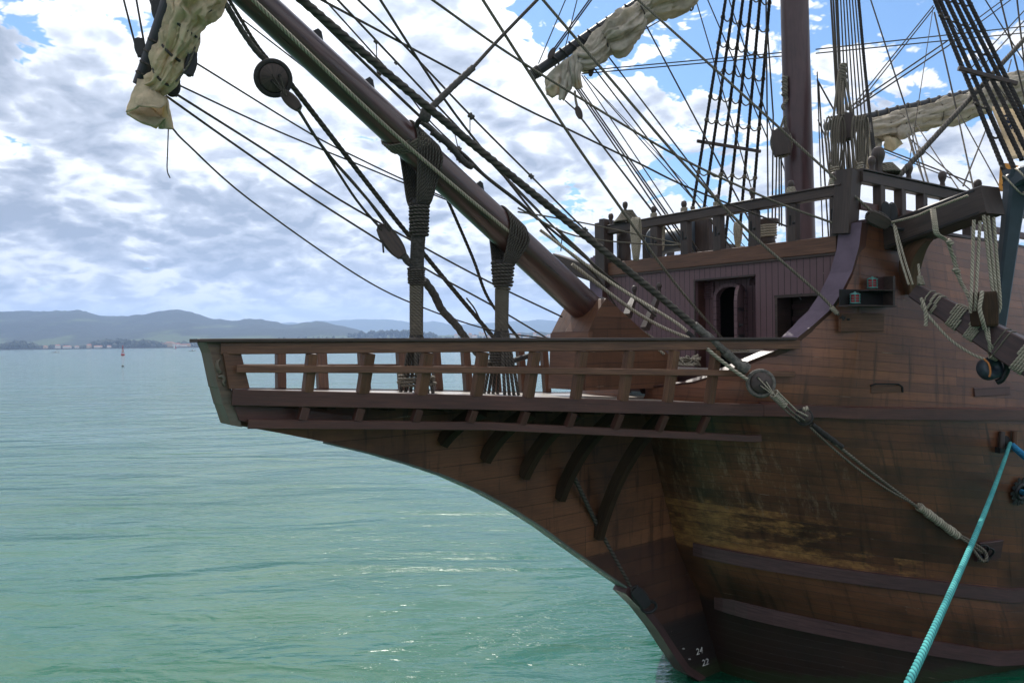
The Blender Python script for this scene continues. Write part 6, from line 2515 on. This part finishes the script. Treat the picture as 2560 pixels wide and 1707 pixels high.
flap('sail_bight', [[(2205, 335, YM - .5), (2218, 340, YM - .5), (2232, 345, YM - .5)], [(2210, 352, YM - .6), (2230, 352, YM - .75), (2246, 350, YM - .5)], [(2212, 370, YM - .5), (2228, 378, YM - .6), (2258, 360, YM - .45)]], 'sail_cream', ms, .03, .1, 4)
furled([(2245, 318, YM - .6, 22), (2256, 330, YM - .6, 34), (2268, 326, YM - .6, 30), (2276, 314, YM - .6, 20)], 'small bunched lump of main sail canvas drooping under the main yard', 'sail_grey', 14, fold=.2, n=24)
for k in range(15):
    x = 2190 + k * 26
    y = 290 - (x - 2190) * .235
    m = MB()
    c = at(x, y, YM - .02)
    m.tube([c + UP * (.16 * math.cos(a)) + FW * (.17 * math.sin(a)) for a in [2 * math.pi * i / 14 for i in range(14)]], .018, 5, closed=True)
    m.build('roband', 'grey_rope', ms)

# ---- coiled halyards and their dark block
block(2108, 288, 2116, 348, 16.3, 46, label='large dark block between two pale rope coils right of the foremast', group=BG, strop='grey_rope', boxy=True)
block(1950, 326, 1957, 388, 17.0, 44, mat='dark_timber', label='big square block hanging against the left side of the foremast', group=BG, strop='grey_rope', ratio=.8, boxy=True)
def hank(px, y0, y1, Y, w, n, label, seed, tie=True):
    r = empty('rope_coil', at(px, y1, Y), label, 'rope coil', 'rope coils on the rails')
    q = random.Random(seed)
    m = MB()
    for k in range(n):
        o = (k - (n - 1) / 2) / max(n - 1, 1)
        pts = []
        for i in range(22):
            a = 2 * math.pi * i / 22
            hy = lerp(y0, y1, (1 - math.cos(a)) / 2) + 6 * q.random() * (math.sin(a) ** 2)
            wx = math.sin(a) * w * .22 * (0.6 + .4 * abs(o)) * (1 + .4 * (math.cos(a) > .2))
            taper = 1 - .45 * ((1 - math.cos(a)) / 2) ** 2
            pts.append(at(px + (o * w * .62) * taper + wx * .8 * taper, hy, Y + .06 * math.sin(a) + .02 * q.random()))
        m.tube(pts, 5.2 / 2 / FPX * Y, 6, closed=True)
    m.build('loops', 'grey_rope' if seed < 3 else 'pale_rope', r)
    if tie:
        yb = lerp(y0, y1, .86)
        helix(MB(), at(px - 3, yb - 14, Y), at(px + 1, yb + 14, Y), w * .26 / FPX * Y, w * .22 / FPX * Y, .02, jitter=.6, flat=.7).build('tie', 'pale_rope', r)
    return r
hank(2088, 292, 452, 15.9, 54, 6, 'long pale rope coil hanging left of the dark halyard block', 1)
hank(2150, 290, 440, 15.7, 44, 5, 'pale rope coil hanging right of the dark halyard block', 2)
hank(1845, 556, 615, 15.6, 20, 5, 'small pale rope coil hung between the front rail stanchions', 4, tie=False)
hank(1590, 545, 650, 16.0, 26, 6, 'pale rope hank hung behind the front rail by the round bitt', 5, tie=False)
hank(1655, 560, 625, 16.4, 12, 3, 'thin pale rope loop behind the second stanchion of the front rail', 6, tie=False)
for y in (165, 180, 196):
    knot(2108, y + 5, 16.6, 20, 'grey_rope', ax=(.1, 0, 1), l=2.2)
for a, b in (((2098, 178), (2083, 300)), ((2101, 185), (2096, 300)), ((2108, 205), (2106, 290)), ((2113, 195), (2131, 290)), ((2104, 230), (2110, 290)), ((2112, 235), (2120, 275))):
    rope([(a[0], a[1], 16.5), (b[0], b[1], 16.2)], 6, 'grey_rope', 'strop')

# ropes at the foredeck: windlass barrel, capstan drum with turns, coil heaps
zt_ = Vector((0, 0, 1))
B = at(1918, 600, 15.4)
cp = MB().lathe(B - zt_ * .1, zt_, [(0, 0), (.17, 0), (.15, .1), (.14, .28), (.16, .36), (.22, .46), (.22, .50), (0, .5)], 18).build('mooring_bitt', 'dark_timber', SHIP)
pts = [B + Vector((.17 * math.cos(a), .17 * math.sin(a), .04 + .05 * a / 6.283)) for a in [i * .35 for i in range(110)] if a < 38]
MB().tube(pts, .022, 6).build('rope_turns', 'pale_rope', cp)


def heap(px, py, Y, w, label, seed, n=16):
    C = at(px, py, Y)
    q = random.Random(seed)
    pts = []
    for i in range(n * 10):
        a = i * .63
        rr = w * (.35 + .6 * q.random())
        pts.append(C + Vector((rr * math.cos(a), rr * .7 * math.sin(a), .02 + (.22 * w / .3) * (i / (n * 10)) * q.random())))
    m = MB()
    m.tube(smooth_path(pts, 3), .018, 6)
    return m.build('rope_heap', 'pale_rope', label=label, cat='rope heap')
heap(1715, 916, 14.6, .30, 'pale tangled rope heap on the white deck board behind the rail', 2)
heap(1840, 880, 13.7, .24, 'pale tangled rope heap beside the curved bulwark foot', 5)
# tarpaulin-covered drum seen through the front rail
P = at(1690, 600, 17.5)
r = empty('windlass', P, 'dark windlass drum partly seen through the front rail', 'windlass')
m = MB()
m.lathe(P - PV * .6, PV, [(0, 0), (.36, 0), (.38, .06), (.30, .10), (.26, .3), (.26, .9), (.30, 1.1), (.38, 1.14), (.36, 1.2), (0, 1.2)], 20)
m.build('drum', 'steel_blue', r)
m = MB()
for q in (-.75, .75):
    m = MB()
    m.beam([P + PV * q - zt_ * .5, P + PV * q + zt_ * .35], .16, .4, up=PV, ch=.02)
    m.build('cheek', 'dark_timber', r)

# ---- painted cloths hung in the port shrouds
r = empty('painted_cloth', at(2510, 400, 14.6), 'white cloth with a blue ink drawing hung behind the port shrouds at the right edge', 'cloth')
flap('cloth', [[(2479, 266, 15.2), (2520, 272, 15.2), (2600, 288, 15.2)], [(2504, 335, 15.1), (2545, 340, 15.1), (2620, 350, 15.1)], [(2527, 400, 15.0), (2570, 392, 15.0), (2640, 385, 15.0)]], 'banner_white', r, .012, .05, 3)
# an abstract leafy sprig in blue ink
m = MB()
q = random.Random(21)
for i in range(46):
    t = i / 46
    x = lerp(2512, 2562, t) + q.uniform(-7, 7)
    y = lerp(288, 362, t) + q.uniform(-4, 4)
    an = q.uniform(0, 6.28)
    l = q.uniform(2, 7)
    m2 = [at(x, y, 15.02), at(x + l * math.cos(an) * .6 + 1.5, y + l * math.sin(an) * .6, 15.02), at(x + l * math.cos(an), y + l * math.sin(an) + 1, 15.02)]
    m.beam(m2, .010, .035, up=UP, scale=[1, .9, .4])
m.build('ink_drawing', 'banner_blue', r)
r = empty('painted_shield', at(2530, 470, 14.4), 'yellow cream painted board behind the shroud feet beside the anchor head', 'painted board')
flap('panel', [[(2500, 408, 14.9), (2530, 412, 14.9), (2590, 430, 14.9)], [(2498, 440, 14.9), (2530, 445, 14.9), (2590, 455, 14.9)], [(2496, 478, 14.9), (2530, 482, 14.9), (2590, 500, 14.9)]], 'banner_yellow', r, .03, .0, 1)
m = MB()
for y in (428, 462):
    m = MB()
    m.tube(smooth_path([at(2506, y, 14.85), at(2525, y + 8, 14.85), at(2545, y + 2, 14.85)], 4), .015, 6)
    m.build('painted_scroll', 'dark_timber', r)
